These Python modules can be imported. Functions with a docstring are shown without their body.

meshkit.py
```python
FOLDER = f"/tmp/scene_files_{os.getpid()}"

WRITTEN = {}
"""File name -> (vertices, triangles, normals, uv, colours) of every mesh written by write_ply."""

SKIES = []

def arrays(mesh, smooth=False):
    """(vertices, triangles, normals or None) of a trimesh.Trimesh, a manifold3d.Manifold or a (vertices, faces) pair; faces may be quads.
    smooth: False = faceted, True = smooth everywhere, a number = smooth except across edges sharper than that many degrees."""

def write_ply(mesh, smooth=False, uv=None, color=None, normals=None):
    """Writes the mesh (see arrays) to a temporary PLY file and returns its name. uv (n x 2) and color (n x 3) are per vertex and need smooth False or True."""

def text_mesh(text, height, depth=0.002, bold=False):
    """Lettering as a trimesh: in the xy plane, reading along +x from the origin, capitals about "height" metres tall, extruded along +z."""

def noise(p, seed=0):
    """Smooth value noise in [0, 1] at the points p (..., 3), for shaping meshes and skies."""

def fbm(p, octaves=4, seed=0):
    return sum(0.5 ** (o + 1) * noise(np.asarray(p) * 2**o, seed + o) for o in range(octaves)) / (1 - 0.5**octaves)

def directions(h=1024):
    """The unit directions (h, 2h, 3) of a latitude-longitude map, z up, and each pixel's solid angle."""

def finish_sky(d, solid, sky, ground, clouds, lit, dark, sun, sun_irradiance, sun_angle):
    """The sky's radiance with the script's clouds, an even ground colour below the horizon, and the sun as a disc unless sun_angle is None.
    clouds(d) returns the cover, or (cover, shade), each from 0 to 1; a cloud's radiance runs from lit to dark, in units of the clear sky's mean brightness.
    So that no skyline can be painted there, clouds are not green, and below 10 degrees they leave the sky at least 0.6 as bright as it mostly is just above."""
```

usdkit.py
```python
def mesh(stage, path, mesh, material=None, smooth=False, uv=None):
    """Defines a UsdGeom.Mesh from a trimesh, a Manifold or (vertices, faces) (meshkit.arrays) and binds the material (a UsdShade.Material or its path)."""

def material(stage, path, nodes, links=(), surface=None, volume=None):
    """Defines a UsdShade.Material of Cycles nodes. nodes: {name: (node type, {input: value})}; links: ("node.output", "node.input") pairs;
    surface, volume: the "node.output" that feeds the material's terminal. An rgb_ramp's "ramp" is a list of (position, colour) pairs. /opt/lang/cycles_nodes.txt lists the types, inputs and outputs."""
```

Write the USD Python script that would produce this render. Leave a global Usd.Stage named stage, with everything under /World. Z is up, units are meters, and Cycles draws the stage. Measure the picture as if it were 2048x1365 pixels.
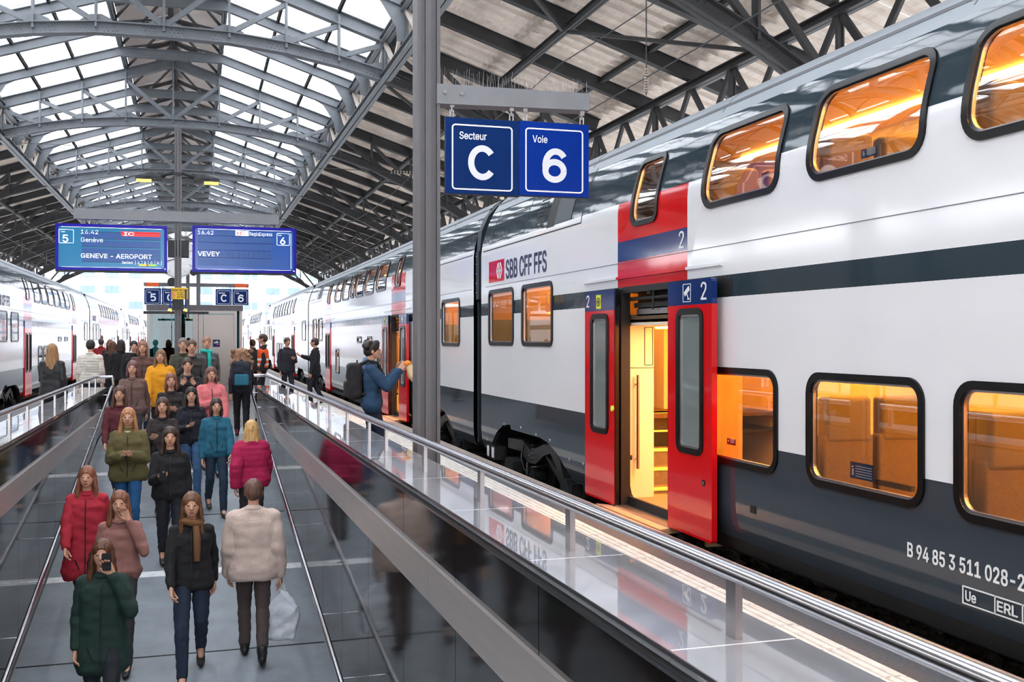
import math, random, re
import numpy as np, trimesh, usdkit, meshkit
import manifold3d as m3
from manifold3d import Manifold, CrossSection
from pxr import Usd, UsdGeom, UsdLux, UsdShade, Gf, Sdf, Vt

stage = Usd.Stage.CreateInMemory()
UsdGeom.SetStageUpAxis(stage, 'Z')
UsdGeom.SetStageMetersPerUnit(stage, 1.0)
UsdGeom.Xform.Define(stage, '/World')
UsdGeom.Scope.Define(stage, '/World/Looks')
rnd = random.Random(7)
nrs = np.random.RandomState(11)

# ------------------------------------------------------------------ camera, sky, exposure
YAW = math.atan(634 / 2080.0)                       # the tracks vanish left of the picture's centre
cam = UsdGeom.Camera.Define(stage, '/World/camera')
cam.AddTranslateOp().Set(Gf.Vec3d(0, 0, 1.74))
cam.AddRotateXYZOp().Set(Gf.Vec3f(90, 0, -math.degrees(YAW)))
cam.CreateHorizontalApertureAttr(36.0)
cam.CreateFocalLengthAttr(2080 * 36 / 2048.0)
cam.CreateVerticalApertureOffsetAttr(-5.5 * 36 / 2048.0)
cam.CreateClippingRangeAttr(Gf.Vec2f(0.05, 5000))
cam.CreateExposureAttr(0.98)
sky = UsdLux.DomeLight.Define(stage, '/World/sky')
sky.CreateIntensityAttr(1.0)
sky.CreateColorAttr(Gf.Vec3f(0.95, 0.98, 1.04))

# ------------------------------------------------------------------ materials
def lin(*c):
    c = np.array(c, float) / 255
    return tuple(np.where(c <= .04045, c / 12.92, ((c + .055) / 1.055) ** 2.4))
M = {}
def mat(name, rgb, rough=.5, metal=0., var=0., vscale=6., bump=0., bscale=20., spec=.5, coat=0., rand=0., emit=None, stretch=None, ior=1.5, bdist=.02):
    """plain principled surface; var = noise in the colour, rand = tone differs per object, bump = fine relief"""
    col = lin(*rgb)
    n = {'p': ('principled_bsdf', dict(base_color=col, roughness=rough, metallic=metal, specular_ior_level=spec, coat_weight=coat, ior=ior))}
    L = []
    if var or bump:
        n['g'] = ('geometry', {})
        n['m'] = ('mapping', dict(scale=stretch or (1, 1, 1)))
        L.append(('g.position', 'm.vector'))
    src = None
    if var:
        n['n'] = ('noise_texture', dict(scale=vscale, detail=5., roughness=.6))
        lo, hi = [max(0, x * (1 - var)) for x in col], [min(1, x * (1 + var)) for x in col]
        n['r'] = ('rgb_ramp', dict(ramp=[(.3, lo), (.7, hi)]))
        L += [('m.vector', 'n.vector'), ('n.fac', 'r.fac')]
        src = 'r.color'
    if rand:
        n['o'] = ('object_info', {})
        n['rr'] = ('map_range', dict(from_min=0., from_max=1., to_min=1 - rand, to_max=1 + rand))
        n['h'] = ('hsv', dict(color=col))
        L += [('o.random', 'rr.value'), ('rr.result', 'h.value')]
        if src: L.append((src, 'h.color'))
        src = 'h.color'
    if src: L.append((src, 'p.base_color'))
    if bump:
        n['bn'] = ('noise_texture', dict(scale=bscale, detail=3.))
        n['b'] = ('bump', dict(strength=bump, distance=bdist))
        L += [('m.vector', 'bn.vector'), ('bn.fac', 'b.height'), ('b.normal', 'p.normal')]
    if emit:
        n['p'][1].update(emission_color=lin(*emit[0]), emission_strength=emit[1])
    M[name] = usdkit.material(stage, '/World/Looks/' + name, n, L, surface='p.BSDF')
    return M[name]
def glass_mat(name, tint, refl=(1, 1, 1), ior=1.5, rough=0., clear=1.0, milk=0.):
    """pane: clear transmission, a fresnel reflection and, for wired roof glass, some milky scatter"""
    f0 = ((ior - 1) / (ior + 1)) ** 2               # schlick: the same from both sides of the sheet
    n = {'t': ('transparent_bsdf', dict(color=tuple(x * clear for x in tint))), 'g': ('glossy_bsdf', dict(color=refl, roughness=rough)),
         'lw': ('layer_weight', dict(blend=.5)), 'pw': ('math', dict(math_type='power', value2=5.)), 'mr': ('map_range', dict(from_min=0., from_max=1., to_min=f0, to_max=1.)), 'x': ('mix_closure', {})}
    L = [('lw.facing', 'pw.value1'), ('pw.value', 'mr.value'), ('mr.result', 'x.fac'), ('g.BSDF', 'x.closure2')]
    if milk:
        n['tr'] = ('translucent_bsdf', dict(color=tint)); n['y'] = ('mix_closure', dict(fac=milk))
        L += [('t.BSDF', 'y.closure1'), ('tr.BSDF', 'y.closure2'), ('y.closure', 'x.closure1')]
    else:
        L.append(('t.BSDF', 'x.closure1'))
    M[name] = usdkit.material(stage, '/World/Looks/' + name, n, L, surface='x.closure')

mat('white_gloss', (226, 226, 228), .1, var=.02, vscale=.6, bump=.05, bscale=1.3)
mat('slate_gloss', (44, 58, 66), .06, bump=.10, bscale=1.6, bdist=.03)
mat('skirt_gloss', (56, 64, 72), .05, bump=.04, bscale=2.2)
mat('roof_grey', (150, 158, 165), .42, var=.05, vscale=1.5)
mat('red_gloss', (208, 12, 20), .08, bump=.05, bscale=1.5)
mat('far_red', (178, 52, 62), .15)
mat('blue_gloss', (18, 46, 104), .09, bump=.05, bscale=1.5)
mat('rubber', (9, 9, 10), .28, spec=.35)
mat('black', (14, 14, 15), .55)
mat('dark_metal', (50, 52, 54), .5, var=.25, vscale=9., metal=.3)
mat('bogie_black', (36, 38, 40), .45, var=.3, vscale=8., bump=.2)
mat('gangway_slate', (34, 46, 52), .4)
mat('steel', (196, 196, 200), .2, metal=1., var=.05, vscale=3.)
mat('satin_steel', (178, 174, 174), .32, metal=1., var=.06, vscale=5., stretch=(8, 1, 1))
mat('band_steel', (188, 180, 176), .38, metal=.55, var=.08, vscale=3., stretch=(1, .3, 3))
mat('clad_panel', (31, 26, 25), .07, metal=.0, var=.12, vscale=1.4, rand=.12, bump=.02, bscale=2.)
mat('coping_stone', (140, 142, 146), .02, spec=1.0, ior=2.0, var=.05, vscale=2., rand=.03)
mat('joint_white', (225, 226, 228), .3)
mat('asphalt', (86, 88, 92), .5, var=.3, vscale=40., bump=.35, bscale=120.)
mat('asphalt_ramp', (126, 134, 140), .38, var=.22, vscale=2.2, bump=.25, bscale=90.)
mat('paint_white', (214, 216, 218), .5, var=.18, vscale=14.)
mat('tactile_white', (222, 216, 208), .55, var=.14, vscale=9., rand=.04)
mat('edge_stone', (160, 146, 134), .6, var=.2, vscale=10., rand=.06)
mat('step_plate', (206, 150, 112), .5, var=.12, vscale=10.)
mat('ballast', (112, 104, 98), .9, var=.5, vscale=14., bump=.8, bscale=16.)
mat('rail_steel', (92, 78, 68), .4, metal=.7)
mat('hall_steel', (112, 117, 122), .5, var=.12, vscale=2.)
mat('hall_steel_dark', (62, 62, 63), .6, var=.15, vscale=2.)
mat('deck_board', (222, 211, 200), .8, var=.12, vscale=3., rand=.07)
mat('ridge_board', (240, 228, 220), .8, var=.06, vscale=1.)
mat('lattice_pale', (196, 186, 176), .7)
mat('column_grey', (104, 102, 104), .45, metal=.2, var=.1, vscale=6., stretch=(1, 1, .15))
mat('beam_grey', (132, 133, 137), .5, var=.06, vscale=5.)
mat('sign_blue', (2, 44, 104), .3, spec=.12, var=.06, vscale=4.)
mat('sign_blue_bright', (1, 50, 148), .3, spec=.12, var=.06, vscale=4.)
mat('sign_navy', (12, 40, 98), .3, spec=.15)
mat('sign_white', (236, 240, 244), .4)
mat('case_blue', (24, 16, 160), .22, spec=.2)
mat('screen_teal', (30, 104, 146), .12, emit=((34, 112, 150), .3))
mat('screen_blue', (30, 74, 150), .12, emit=((30, 76, 150), .22))
mat('screen_row', (22, 74, 140), .2, emit=((20, 72, 140), .16))
mat('screen_white', (240, 244, 250), .3, emit=((240, 244, 250), .5))
mat('screen_red', (236, 40, 44), .3, emit=((236, 40, 44), .4))
mat('lcd_yellow', (240, 208, 40), .3, emit=((240, 208, 40), .35))
mat('lcd_green', (150, 214, 60), .3, emit=((150, 214, 60), .35))
mat('yellow', (238, 190, 20), .4)
mat('bright_yellow', (222, 226, 40), .4)
mat('orange_tape', (226, 92, 38), .5)
mat('clock_white', (240, 240, 240), .4)
mat('ink', (16, 16, 30), .5)
mat('ink_blue', (14, 26, 74), .4)
mat('letter_white', (232, 232, 230), .4)
mat('warm_wall', (238, 200, 140), .5)
mat('warm_white', (240, 226, 206), .35)
mat('warm_dark', (96, 74, 50), .6, var=.2, vscale=10.)
mat('vest_floor', (150, 128, 104), .6, var=.2, vscale=30.)
mat('riser', (120, 108, 92), .6, var=.15, vscale=20.)
mat('nosing', (248, 206, 110), .4, emit=((255, 190, 80), .25))
mat('orange_seat', (236, 96, 30), .5)
mat('seat_cloth', (130, 112, 92), .9, var=.2, vscale=60.)
mat('seat_cloth_dark', (86, 68, 52), .9, var=.25, vscale=60.)
mat('headrest_leather', (126, 114, 100), .5)
mat('grab_yellow', (240, 180, 40), .3)
mat('interior_lamp', (255, 240, 210), .5, emit=((255, 165, 55), 34.0))
mat('panel_green', (150, 164, 152), .3)
mat('vestibule_lamp', (255, 240, 220), .5, emit=((255, 228, 196), 7.5))
mat('seam_grey', (120, 122, 126), .5)
mat('lamp_glow', (255, 200, 90), .5, emit=((255, 180, 70), 2.0))
mat('small_glow', (255, 150, 40), .4, emit=((255, 140, 30), .9))
mat('button_green', (90, 220, 80), .4, emit=((90, 230, 80), .8))
glass_mat('car_glass', (.82, .84, .84), ior=2.3)
mat('pane_dark', (38, 36, 34), .03, spec=1.0, ior=1.7, bump=.06, bscale=1.2)
mat('pane_warm', (120, 84, 44), .03, spec=1.0, ior=1.7)
mat('pane_grey', (122, 132, 130), .06, spec=.8, ior=1.7)
glass_mat('roof_glass', (.93, .94, .95), ior=1.35, milk=.35)
glass_mat('lift_glass', (.27, .42, .42), ior=1.6)
mat('lift_steel', (150, 142, 136), .3, metal=.7, bump=.05, bscale=3.)
mat('tower_white', (206, 208, 214), .8)
mat('tower_band', (182, 188, 198), .8)
mat('far_window', (104, 124, 146), .3)
mat('far_window_green', (70, 130, 136), .3)
mat('house_cream', (196, 186, 172), .8)
mat('roof_tile', (150, 110, 92), .8)
mat('mast_grey', (168, 176, 184), .6)
mat('concrete', (132, 126, 122), .85, var=.15, vscale=1.)
mat('wire', (54, 54, 56), .5)
mat('insulator', (166, 152, 138), .4)
for k_, c_, r_ in (('skin', (206, 156, 130), .55), ('skin_tan', (176, 124, 96), .55), ('lip', (150, 84, 76), .5), ('eye_dark', (30, 24, 22), .2)):
    mat(k_, c_, r_)
CL = {}
def cloth(rgb, rough=.85):
    k = 'cloth_%02x%02x%02x' % tuple(rgb)
    if k not in CL:
        mat(k, rgb, rough, var=.12, vscale=9., bump=.3, bscale=30., bdist=.01); CL[k] = k
    return k

# ------------------------------------------------------------------ prims
USED = {}
def numbered(parent, name):
    k = parent + '/' + re.sub(r'_\d{3}$', '', name)
    n = USED.get(k, 0); USED[k] = n + 1
    return k if n == 0 else f'{k}_{n:03d}'
def path_of(parent): return '/World' if parent is None else (parent if isinstance(parent, str) else str(parent.GetPath()))
def tag(p, label=None, cat=None, group=None, kind=None):
    for k, v in (('label', label), ('category', cat), ('group', group), ('kind', kind)):
        if v: p.SetCustomDataByKey(k, v)
    return p
def thing(name, label, cat, loc=(0, 0, 0), rz=0., group=None, kind=None, parent=None):
    x = UsdGeom.Xform.Define(stage, numbered(path_of(parent), name))
    x.AddTranslateOp().Set(Gf.Vec3d(*map(float, loc)))
    if rz: x.AddRotateZOp().Set(float(rz))
    return tag(x.GetPrim(), label, cat, group, kind)
def obj(name, mesh, m, parent=None, smooth=False, label=None, cat=None, group=None, kind=None, off=(0, 0, 0)):
    """ONE mesh prim under parent; off = where the parent stands, so that shapes can be given in world coordinates"""
    if isinstance(mesh, MB): mesh = mesh.get()
    if isinstance(mesh, tuple) and len(mesh) == 3:
        v, f, n = mesh
    else:
        v, f, n = meshkit.arrays(mesh, smooth)
    v = np.asarray(v) - np.asarray(off, float)
    g = UsdGeom.Mesh.Define(stage, numbered(path_of(parent), name))
    g.CreatePointsAttr(Vt.Vec3fArray.FromNumpy(np.ascontiguousarray(v, np.float32)))
    g.CreateFaceVertexCountsAttr(Vt.IntArray.FromNumpy(np.full(len(f), 3, np.int32)))
    g.CreateFaceVertexIndicesAttr(Vt.IntArray.FromNumpy(np.ascontiguousarray(f, np.int32).ravel()))
    g.CreateSubdivisionSchemeAttr('none')
    if n is not None:
        g.CreateNormalsAttr(Vt.Vec3fArray.FromNumpy(np.ascontiguousarray(n, np.float32))); g.SetNormalsInterpolation('vertex')
    UsdShade.MaterialBindingAPI.Apply(g.GetPrim()).Bind(M[m])
    return tag(g.GetPrim(), label, cat, group, kind)
def dup(src, loc, rz, label, group=None, name=None):
    was = src.GetCustomData()
    r = thing(name or src.GetName(), label, was['category'], loc, rz, group or was.get('group'), was.get('kind'))
    r.GetReferences().AddInternalReference(src.GetPath()); r.SetInstanceable(True)
    return r

BOXF = np.array([[0, 2, 1], [0, 3, 2], [4, 5, 6], [4, 6, 7], [0, 1, 5], [0, 5, 4], [1, 2, 6], [1, 6, 5], [2, 3, 7], [2, 7, 6], [3, 0, 4], [3, 4, 7]])
def unit(v): v = np.asarray(v, float); return v / (np.linalg.norm(v) + 1e-12)
class MB:
    """collects boxes, bars and tubes into one mesh"""
    def __init__(s): s.v, s.f, s.n = [], [], 0
    def add(s, v, f):
        v = np.asarray(v, float); s.v.append(v); s.f.append(np.asarray(f) + s.n); s.n += len(v); return s
    def box(s, a, b):
        (x0, y0, z0), (x1, y1, z1) = np.minimum(a, b), np.maximum(a, b)
        return s.add([[x0, y0, z0], [x1, y0, z0], [x1, y1, z0], [x0, y1, z0], [x0, y0, z1], [x1, y0, z1], [x1, y1, z1], [x0, y1, z1]], BOXF)
    def bar(s, p, q, w, h, up=(0, 0, 1)):
        p, q = np.asarray(p, float), np.asarray(q, float)
        t = unit(q - p); a = np.cross(t, up)
        if np.linalg.norm(a) < 1e-6: a = np.cross(t, (0, 1, 0))
        a = unit(a); b = np.cross(a, t)
        c = [(-w / 2, -h / 2), (w / 2, -h / 2), (w / 2, h / 2), (-w / 2, h / 2)]
        v = [p + a * i + b * j for i, j in c] + [q + a * i + b * j for i, j in c]
        # corners are ordered so that faces point outwards
        return s.add(v, BOXF[:, ::-1])
    def ibar(s, p, q, w, h, t=.03, up=(0, 0, 1)):
        """I section"""
        p, q = np.asarray(p, float), np.asarray(q, float); d = unit(q - p); a = np.cross(d, up)
        b = np.cross(unit(a), d) * (h / 2 - t / 2)
        return s.bar(p, q, t, h, up).bar(p + b, q + b, w, t, up).bar(p - b, q - b, w, t, up)
    def tube(s, pts, r, sides=10, caps=True):
        pts = np.asarray(pts, float)
        t = np.gradient(pts, axis=0); t /= np.linalg.norm(t, axis=1, keepdims=True) + 1e-12
        ref = np.array([0, 0, 1.]) if abs(t[0][2]) < .9 else np.array([1., 0, 0])
        a = np.cross(t, ref); a /= np.linalg.norm(a, axis=1, keepdims=True) + 1e-12; b = np.cross(t, a)
        ang = np.arange(sides) * 2 * np.pi / sides
        rr = np.broadcast_to(r, (len(pts),))
        v = pts[:, None] + rr[:, None, None] * (np.cos(ang)[None, :, None] * a[:, None] + np.sin(ang)[None, :, None] * b[:, None])
        f = []
        for i in range(len(pts) - 1):
            for j in range(sides):
                k = (j + 1) % sides
                f += [[i * sides + j, (i + 1) * sides + k, (i + 1) * sides + j], [i * sides + j, i * sides + k, (i + 1) * sides + k]]
        v = v.reshape(-1, 3)
        if caps:
            n = len(v); v = np.vstack([v, pts[0], pts[-1]]); e = (len(pts) - 1) * sides
            for j in range(sides):
                k = (j + 1) % sides
                f += [[n, k, j], [n + 1, e + j, e + k]]
        return s.add(v, f)
    def poly(s, pts, axis, lo, hi):
        """polygon in the plane across an axis, extruded from lo to hi along it"""
        from shapely.geometry import Polygon
        m = trimesh.creation.extrude_polygon(pts if hasattr(pts, 'exterior') else Polygon(pts), hi - lo, engine='earcut')
        v = np.array(m.vertices); v[:, 2] += lo
        if axis == 'x': v = v[:, [2, 0, 1]]; f = m.faces
        elif axis == 'y': v = v[:, [0, 2, 1]]; f = m.faces[:, ::-1]
        else: f = m.faces
        return s.add(v, f)
    def mesh(s, m):
        v, f, _ = meshkit.arrays(m); return s.add(v, f)
    def get(s): return trimesh.Trimesh(np.vstack(s.v), np.vstack(s.f), process=False)
def rrect(x0, y0, x1, y1, r, n=6):
    """rounded rectangle, counter-clockwise"""
    out = []
    for cx, cy, a0 in ((x1 - r, y0 + r, -90), (x1 - r, y1 - r, 0), (x0 + r, y1 - r, 90), (x0 + r, y0 + r, 180)):
        for k in range(n + 1):
            a = math.radians(a0 + 90 * k / n); out.append((cx + r * math.cos(a), cy + r * math.sin(a)))
    return out
def ring(x0, y0, x1, y1, r, t):
    from shapely.geometry import Polygon
    return Polygon(rrect(x0, y0, x1, y1, r), [rrect(x0 + t, y0 + t, x1 - t, y1 - t, max(r - t, .002))])
def text(s, origin, u, v, height, width=None, depth=.003, bold=False):
    """flat lettering standing proud of a surface: u reads to the right, v up; width squeezes the line to fit"""
    m = meshkit.text_mesh(s, height, depth, bold)
    p = np.array(m.vertices); x0, x1 = p[:, 0].min(), p[:, 0].max()
    k = 1. if width is None else width / (x1 - x0)
    u, v = unit(u), unit(v); n = np.cross(u, v)
    w = np.asarray(origin, float) + ((p[:, 0] - x0) * k)[:, None] * u + p[:, 1][:, None] * v + (p[:, 2] - .0005)[:, None] * n
    return trimesh.Trimesh(w, m.faces, process=False)
def man(t):
    v, f, _ = meshkit.arrays(t)
    t = trimesh.Trimesh(v, f); t.merge_vertices()
    return Manifold(m3.Mesh(np.asarray(t.vertices, np.float32), np.asarray(t.faces, np.uint32)))
# ------------------------------------------------------------------ platform, ramp and tracks
GR, Y0 = .15, 19.5                                  # the ramp's slope and where it starts
def ramp_z(y): return -GR * max(0., Y0 - y)
def xr(y): return 1.385 - .0122 * y                 # inner face of the ramp's right parapet
XL = -1.6
RE = 20.9                                           # far end of the parapets
PLAT_L, PLAT_R = -4.45, 3.99
fl = thing('floor', 'dark asphalt island platform around the pedestrian ramp', None, kind='structure')
b = MB()
b.poly([(xr(-9) + .40, -12), (3.78, -12), (3.78, 135), (-4.24, 135), (-4.24, -12), (XL - .38, -12), (XL - .38, RE), (xr(RE) + .38, RE)], 'z', -.25, 0)
obj('asphalt_surface', b, 'asphalt', fl)
b = MB(); b.box((PLAT_L, -12, -1.1), (PLAT_L + .3, 135, -.14)).box((PLAT_R - .3, -12, -1.1), (PLAT_R, 135, -.14))
obj('platform_wall', b, 'concrete', fl)
for side, xa, xb in ((1, 3.79, 3.99), (-1, -4.45, -4.25)):
    for k in range(58):
        y = 2.2 + k * 1.0 if side > 0 else 14 + k * 1.0
        obj('edge_stone', MB().box((xa, y + .006, -.16), (xb, y + .994, .008)), 'edge_stone', fl)
    b = MB()
    for k in range(60):
        y = (60.2 if side > 0 else 72) + k; b.box((xa, y + .006, -.16), (xb, y + .994, .008))
    obj('edge_stone_row', b, 'edge_stone', fl, kind='stuff')
# grooved white guide tiles along both edges
def guide_tile(x0, y0):
    b = MB().box((x0, y0 + .004, 0.001), (x0 + .46, y0 + .496, .007))
    for k in range(7):
        xx = x0 + .03 + k * .06
        b.box((xx, y0 + .01, .006), (xx + .034, y0 + .49, .016))
    return b
for side, x0 in ((1, 3.03), (-1, -3.84)):
    n0 = 3.0 if side > 0 else 18
    for k in range(84):
        obj('guide_tile', guide_tile(x0, n0 + k * .5), 'tactile_white', fl)
    b = MB()
    for k in range(60): b.box((x0, n0 + 42 + k + .01, .001), (x0 + .46, n0 + 43 + k - .01, .012))
    obj('guide_tile_row', b, 'tactile_white', fl, kind='stuff')
# ramp floor
rf = thing('ramp_floor', 'blue-grey asphalt pedestrian ramp with white cross stripes', None, kind='structure')
RX0, RX1 = XL, 1.52
ys = [Y0, -3.0]
b = MB()
b.add([[RX0, RE, -.3], [RX1, RE, -.3], [RX1, RE, .0], [RX0, RE, .0], [RX0, Y0, -.3], [RX1, Y0, -.3], [RX1, Y0, 0], [RX0, Y0, 0]], BOXF)
b.add([[RX0, Y0, -.3], [RX1, Y0, -.3], [RX1, Y0, 0], [RX0, Y0, 0], [RX0, -3, ramp_z(-3) - .3], [RX1, -3, ramp_z(-3) - .3], [RX1, -3, ramp_z(-3)], [RX0, -3, ramp_z(-3)]], BOXF)
obj('ramp_surface', b, 'asphalt_ramp', rf)
def ramp_stripe(y, w, x0, x1):
    za, zb = ramp_z(y) + .004, ramp_z(y + w) + .004
    return MB().add([[x0, y, za - .006], [x1, y, za - .006], [x1, y + w, zb - .006], [x0, y + w, zb - .006], [x0, y, za], [x1, y, za], [x1, y + w, zb], [x0, y + w, zb]], BOXF)
for y in (17.05, 12.7, 8.3, 4.0):
    obj('cross_stripe', ramp_stripe(y, .17, XL, xr(y) - .002), 'paint_white', rf)
for k in range(32):
    x = XL + .05 + k * .085
    if x < 1.05: obj('warning_bar', ramp_stripe(19.62, .2, x, x + .045), 'paint_white', rf)
for y in (14.9, 10.6, 6.2):
    obj('drain_joint', ramp_stripe(y, .02, XL, xr(y) - .002), 'black', rf)

# ramp parapets: dark clad panels, a pale steel guard band, a polished coping of single slabs
def parapet(side):
    t = thing('wall_right' if side > 0 else 'wall_left', ('right' if side > 0 else 'left') + ' ramp parapet clad in dark reflecting panels under a pale steel band', None, kind='structure')
    X = (lambda y: xr(y)) if side > 0 else (lambda y: XL)
    o = side
    def wedge(ya, yb, xin, xout, z0a, z0b, z1a, z1b):
        return MB().add([[X(ya) + o * xin, ya, z0a], [X(ya) + o * xout, ya, z0a], [X(yb) + o * xout, yb, z0b], [X(yb) + o * xin, yb, z0b],
                         [X(ya) + o * xin, ya, z1a], [X(ya) + o * xout, ya, z1a], [X(yb) + o * xout, yb, z1b], [X(yb) + o * xin, yb, z1b]], BOXF if o > 0 else BOXF[:, ::-1])
    bt, bb = .435, .205
    obj('core', wedge(-3, RE - .02, .06, .34, -4, -.6, .76, .76), 'concrete', t)
    y = -2.75
    step = 1.36
    while y < RE - .3:
        yb = min(y + step - .008, RE)
        obj('panel', wedge(y, yb, .012, .06, bt - .02, bt - .02, .742, .742), 'clad_panel', t)                       # upper row
        obj('panel', wedge(y, yb, .012, .06, ramp_z(y) - .02, ramp_z(yb) - .02, bb + .02, bb + .02), 'clad_panel', t)   # lower row
        y += step
    # the end panel, facing along the ramp
    obj('end_panel', wedge(RE, RE + .012, .0, .38, 0, 0, .78, .78), 'clad_panel', t)
    y = -2.2
    while y < RE - .3:
        yb = min(y + 2.72 - .006, RE)
        obj('guard_band', wedge(y, yb, -.012, .06, bb, bb, bt, bt), 'band_steel', t)
        y += 2.72
    y = .2 - 2.6
    while y < RE - .3:
        yb = min(y + 1.3 - .012, RE + .02)
        obj('coping_slab', wedge(y, yb, -.015, .415, .785, .785, .82, .82), 'coping_stone', t)
        obj('joint', wedge(yb, yb + .012, -.008, .408, .785, .785, .8195, .8195), 'joint_white', t)
        y += 1.3
    obj('shadow_gap', wedge(-3, RE, .0, .06, .755, .755, .785, .785), 'black', t)
    obj('drip_edge', wedge(-3, RE, -.012, .03, .742, .742, .755, .755), 'steel', t)
    obj('coping_trim', wedge(-3, RE, -.02, -.0155, .806, .806, .82, .82), 'steel', t)
    return X
parapet(1); parapet(-1)
obj('wall_end', MB().box((XL - .4, -3.4, -4), (xr(0) + .5, -3.0, .2)), 'concrete', label='concrete end wall of the ramp', kind='structure')

def top_rail(side):
    t = thing('guard_rail', 'brushed steel tube rail on short posts along the ' + ('right parapet beside the train' if side > 0 else 'left parapet beside the blonde person'), 'railing', (0, 0, 0))
    f = (lambda y: 1.63 - .0155 * y) if side > 0 else (lambda y: -1.77)
    e = RE - .15
    xe = f(e) - side * .30
    pts = [(f(y), y, 1.02) for y in np.linspace(-1.5, e - .1, 9)] + [(f(e) - side * .02, e - .03, 1.02), (f(e) - side * .1, e, 1.02), (xe, e, 1.02)]
    obj('rail', MB().tube(pts, .029, 20), 'steel', t, 40)
    ys = [2.86 + 1.4 * k for k in range(-2, 5)] + [9.25, 10.5, 11.75, 12.75, 13.9, 15.0, 16.4, 18.1, 19.65] if side > 0 else [20.75 - 1.17 * k for k in range(0, 18)]
    for y in ys:
        obj('post', MB().box((f(y) - .012, y - .03, .815), (f(y) + .012, y + .03, 1.0)), 'satin_steel', t)
    obj('end_post', MB().tube([(xe, e, 1.02), (xe - side * .01, e, .9), (xe - side * .01, e, .6)], .022, 12), 'steel', t, 40)
top_rail(1); top_rail(-1)
def ramp_handrail(side):
    t = thing('ramp_handrail', 'thin steel handrail sloping down along the ' + ('right' if side > 0 else 'left') + ' side of the ramp', 'handrail')
    f = (lambda y: .982 - .0092 * (y - 20.)) if side > 0 else (lambda y: -1.446 + .0052 * (20. - y))
    z = lambda y: ramp_z(y) + .84 - (0 if y > Y0 else .0)
    pts = [(f(y), y, .836 - .15 * (20. - y)) for y in np.linspace(1, 20, 10)]
    pts += [(f(20.4), 20.4, .86), (f(20.55), 20.55, .83), (f(20.6), 20.6, .0)]
    obj('rail', MB().tube(pts, .022, 14), 'steel', t, 40)
    for k in range(15):
        y = 2. + k * 1.27
        zz = .836 - .15 * (20. - y)
        xw = (xr(y) if side > 0 else XL) + side * .02
        obj('bracket', MB().tube([(f(y), y, zz - .01), (f(y), y, zz - .07), (xw, y, zz - .07)], .009, 8), 'steel', t)
ramp_handrail(1); ramp_handrail(-1)

# track beds
for nm, xa, xb, xc in (('right', 3.99, 10.6, 5.61), ('left', -11.2, -4.45, -6.1)):
    t = thing('floor', 'dark ballast bed of the track beside the ' + nm + ' platform edge', None, kind='structure')
    g = np.meshgrid(np.linspace(xa, xb, 34), np.linspace(-14, 140, 300), indexing='ij')
    v = np.stack([g[0].ravel(), g[1].ravel(), -.80 + .06 * meshkit.noise(np.stack([g[0] * 5, g[1] * 5, 0 * g[0]], -1)).ravel()], 1)
    i, j = np.meshgrid(np.arange(33), np.arange(299), indexing='ij'); a = (i * 300 + j).ravel()
    f = np.vstack([np.stack([a, a + 300, a + 301], 1), np.stack([a, a + 301, a + 1], 1)])
    obj('ballast_bed', (v, f, None), 'ballast', t)
    for s_ in (-.7175, .7175):
        obj('rail', MB().box((xc + s_ - .035, -14, -.72), (xc + s_ + .035, 140, -.58)), 'rail_steel', t)
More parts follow.
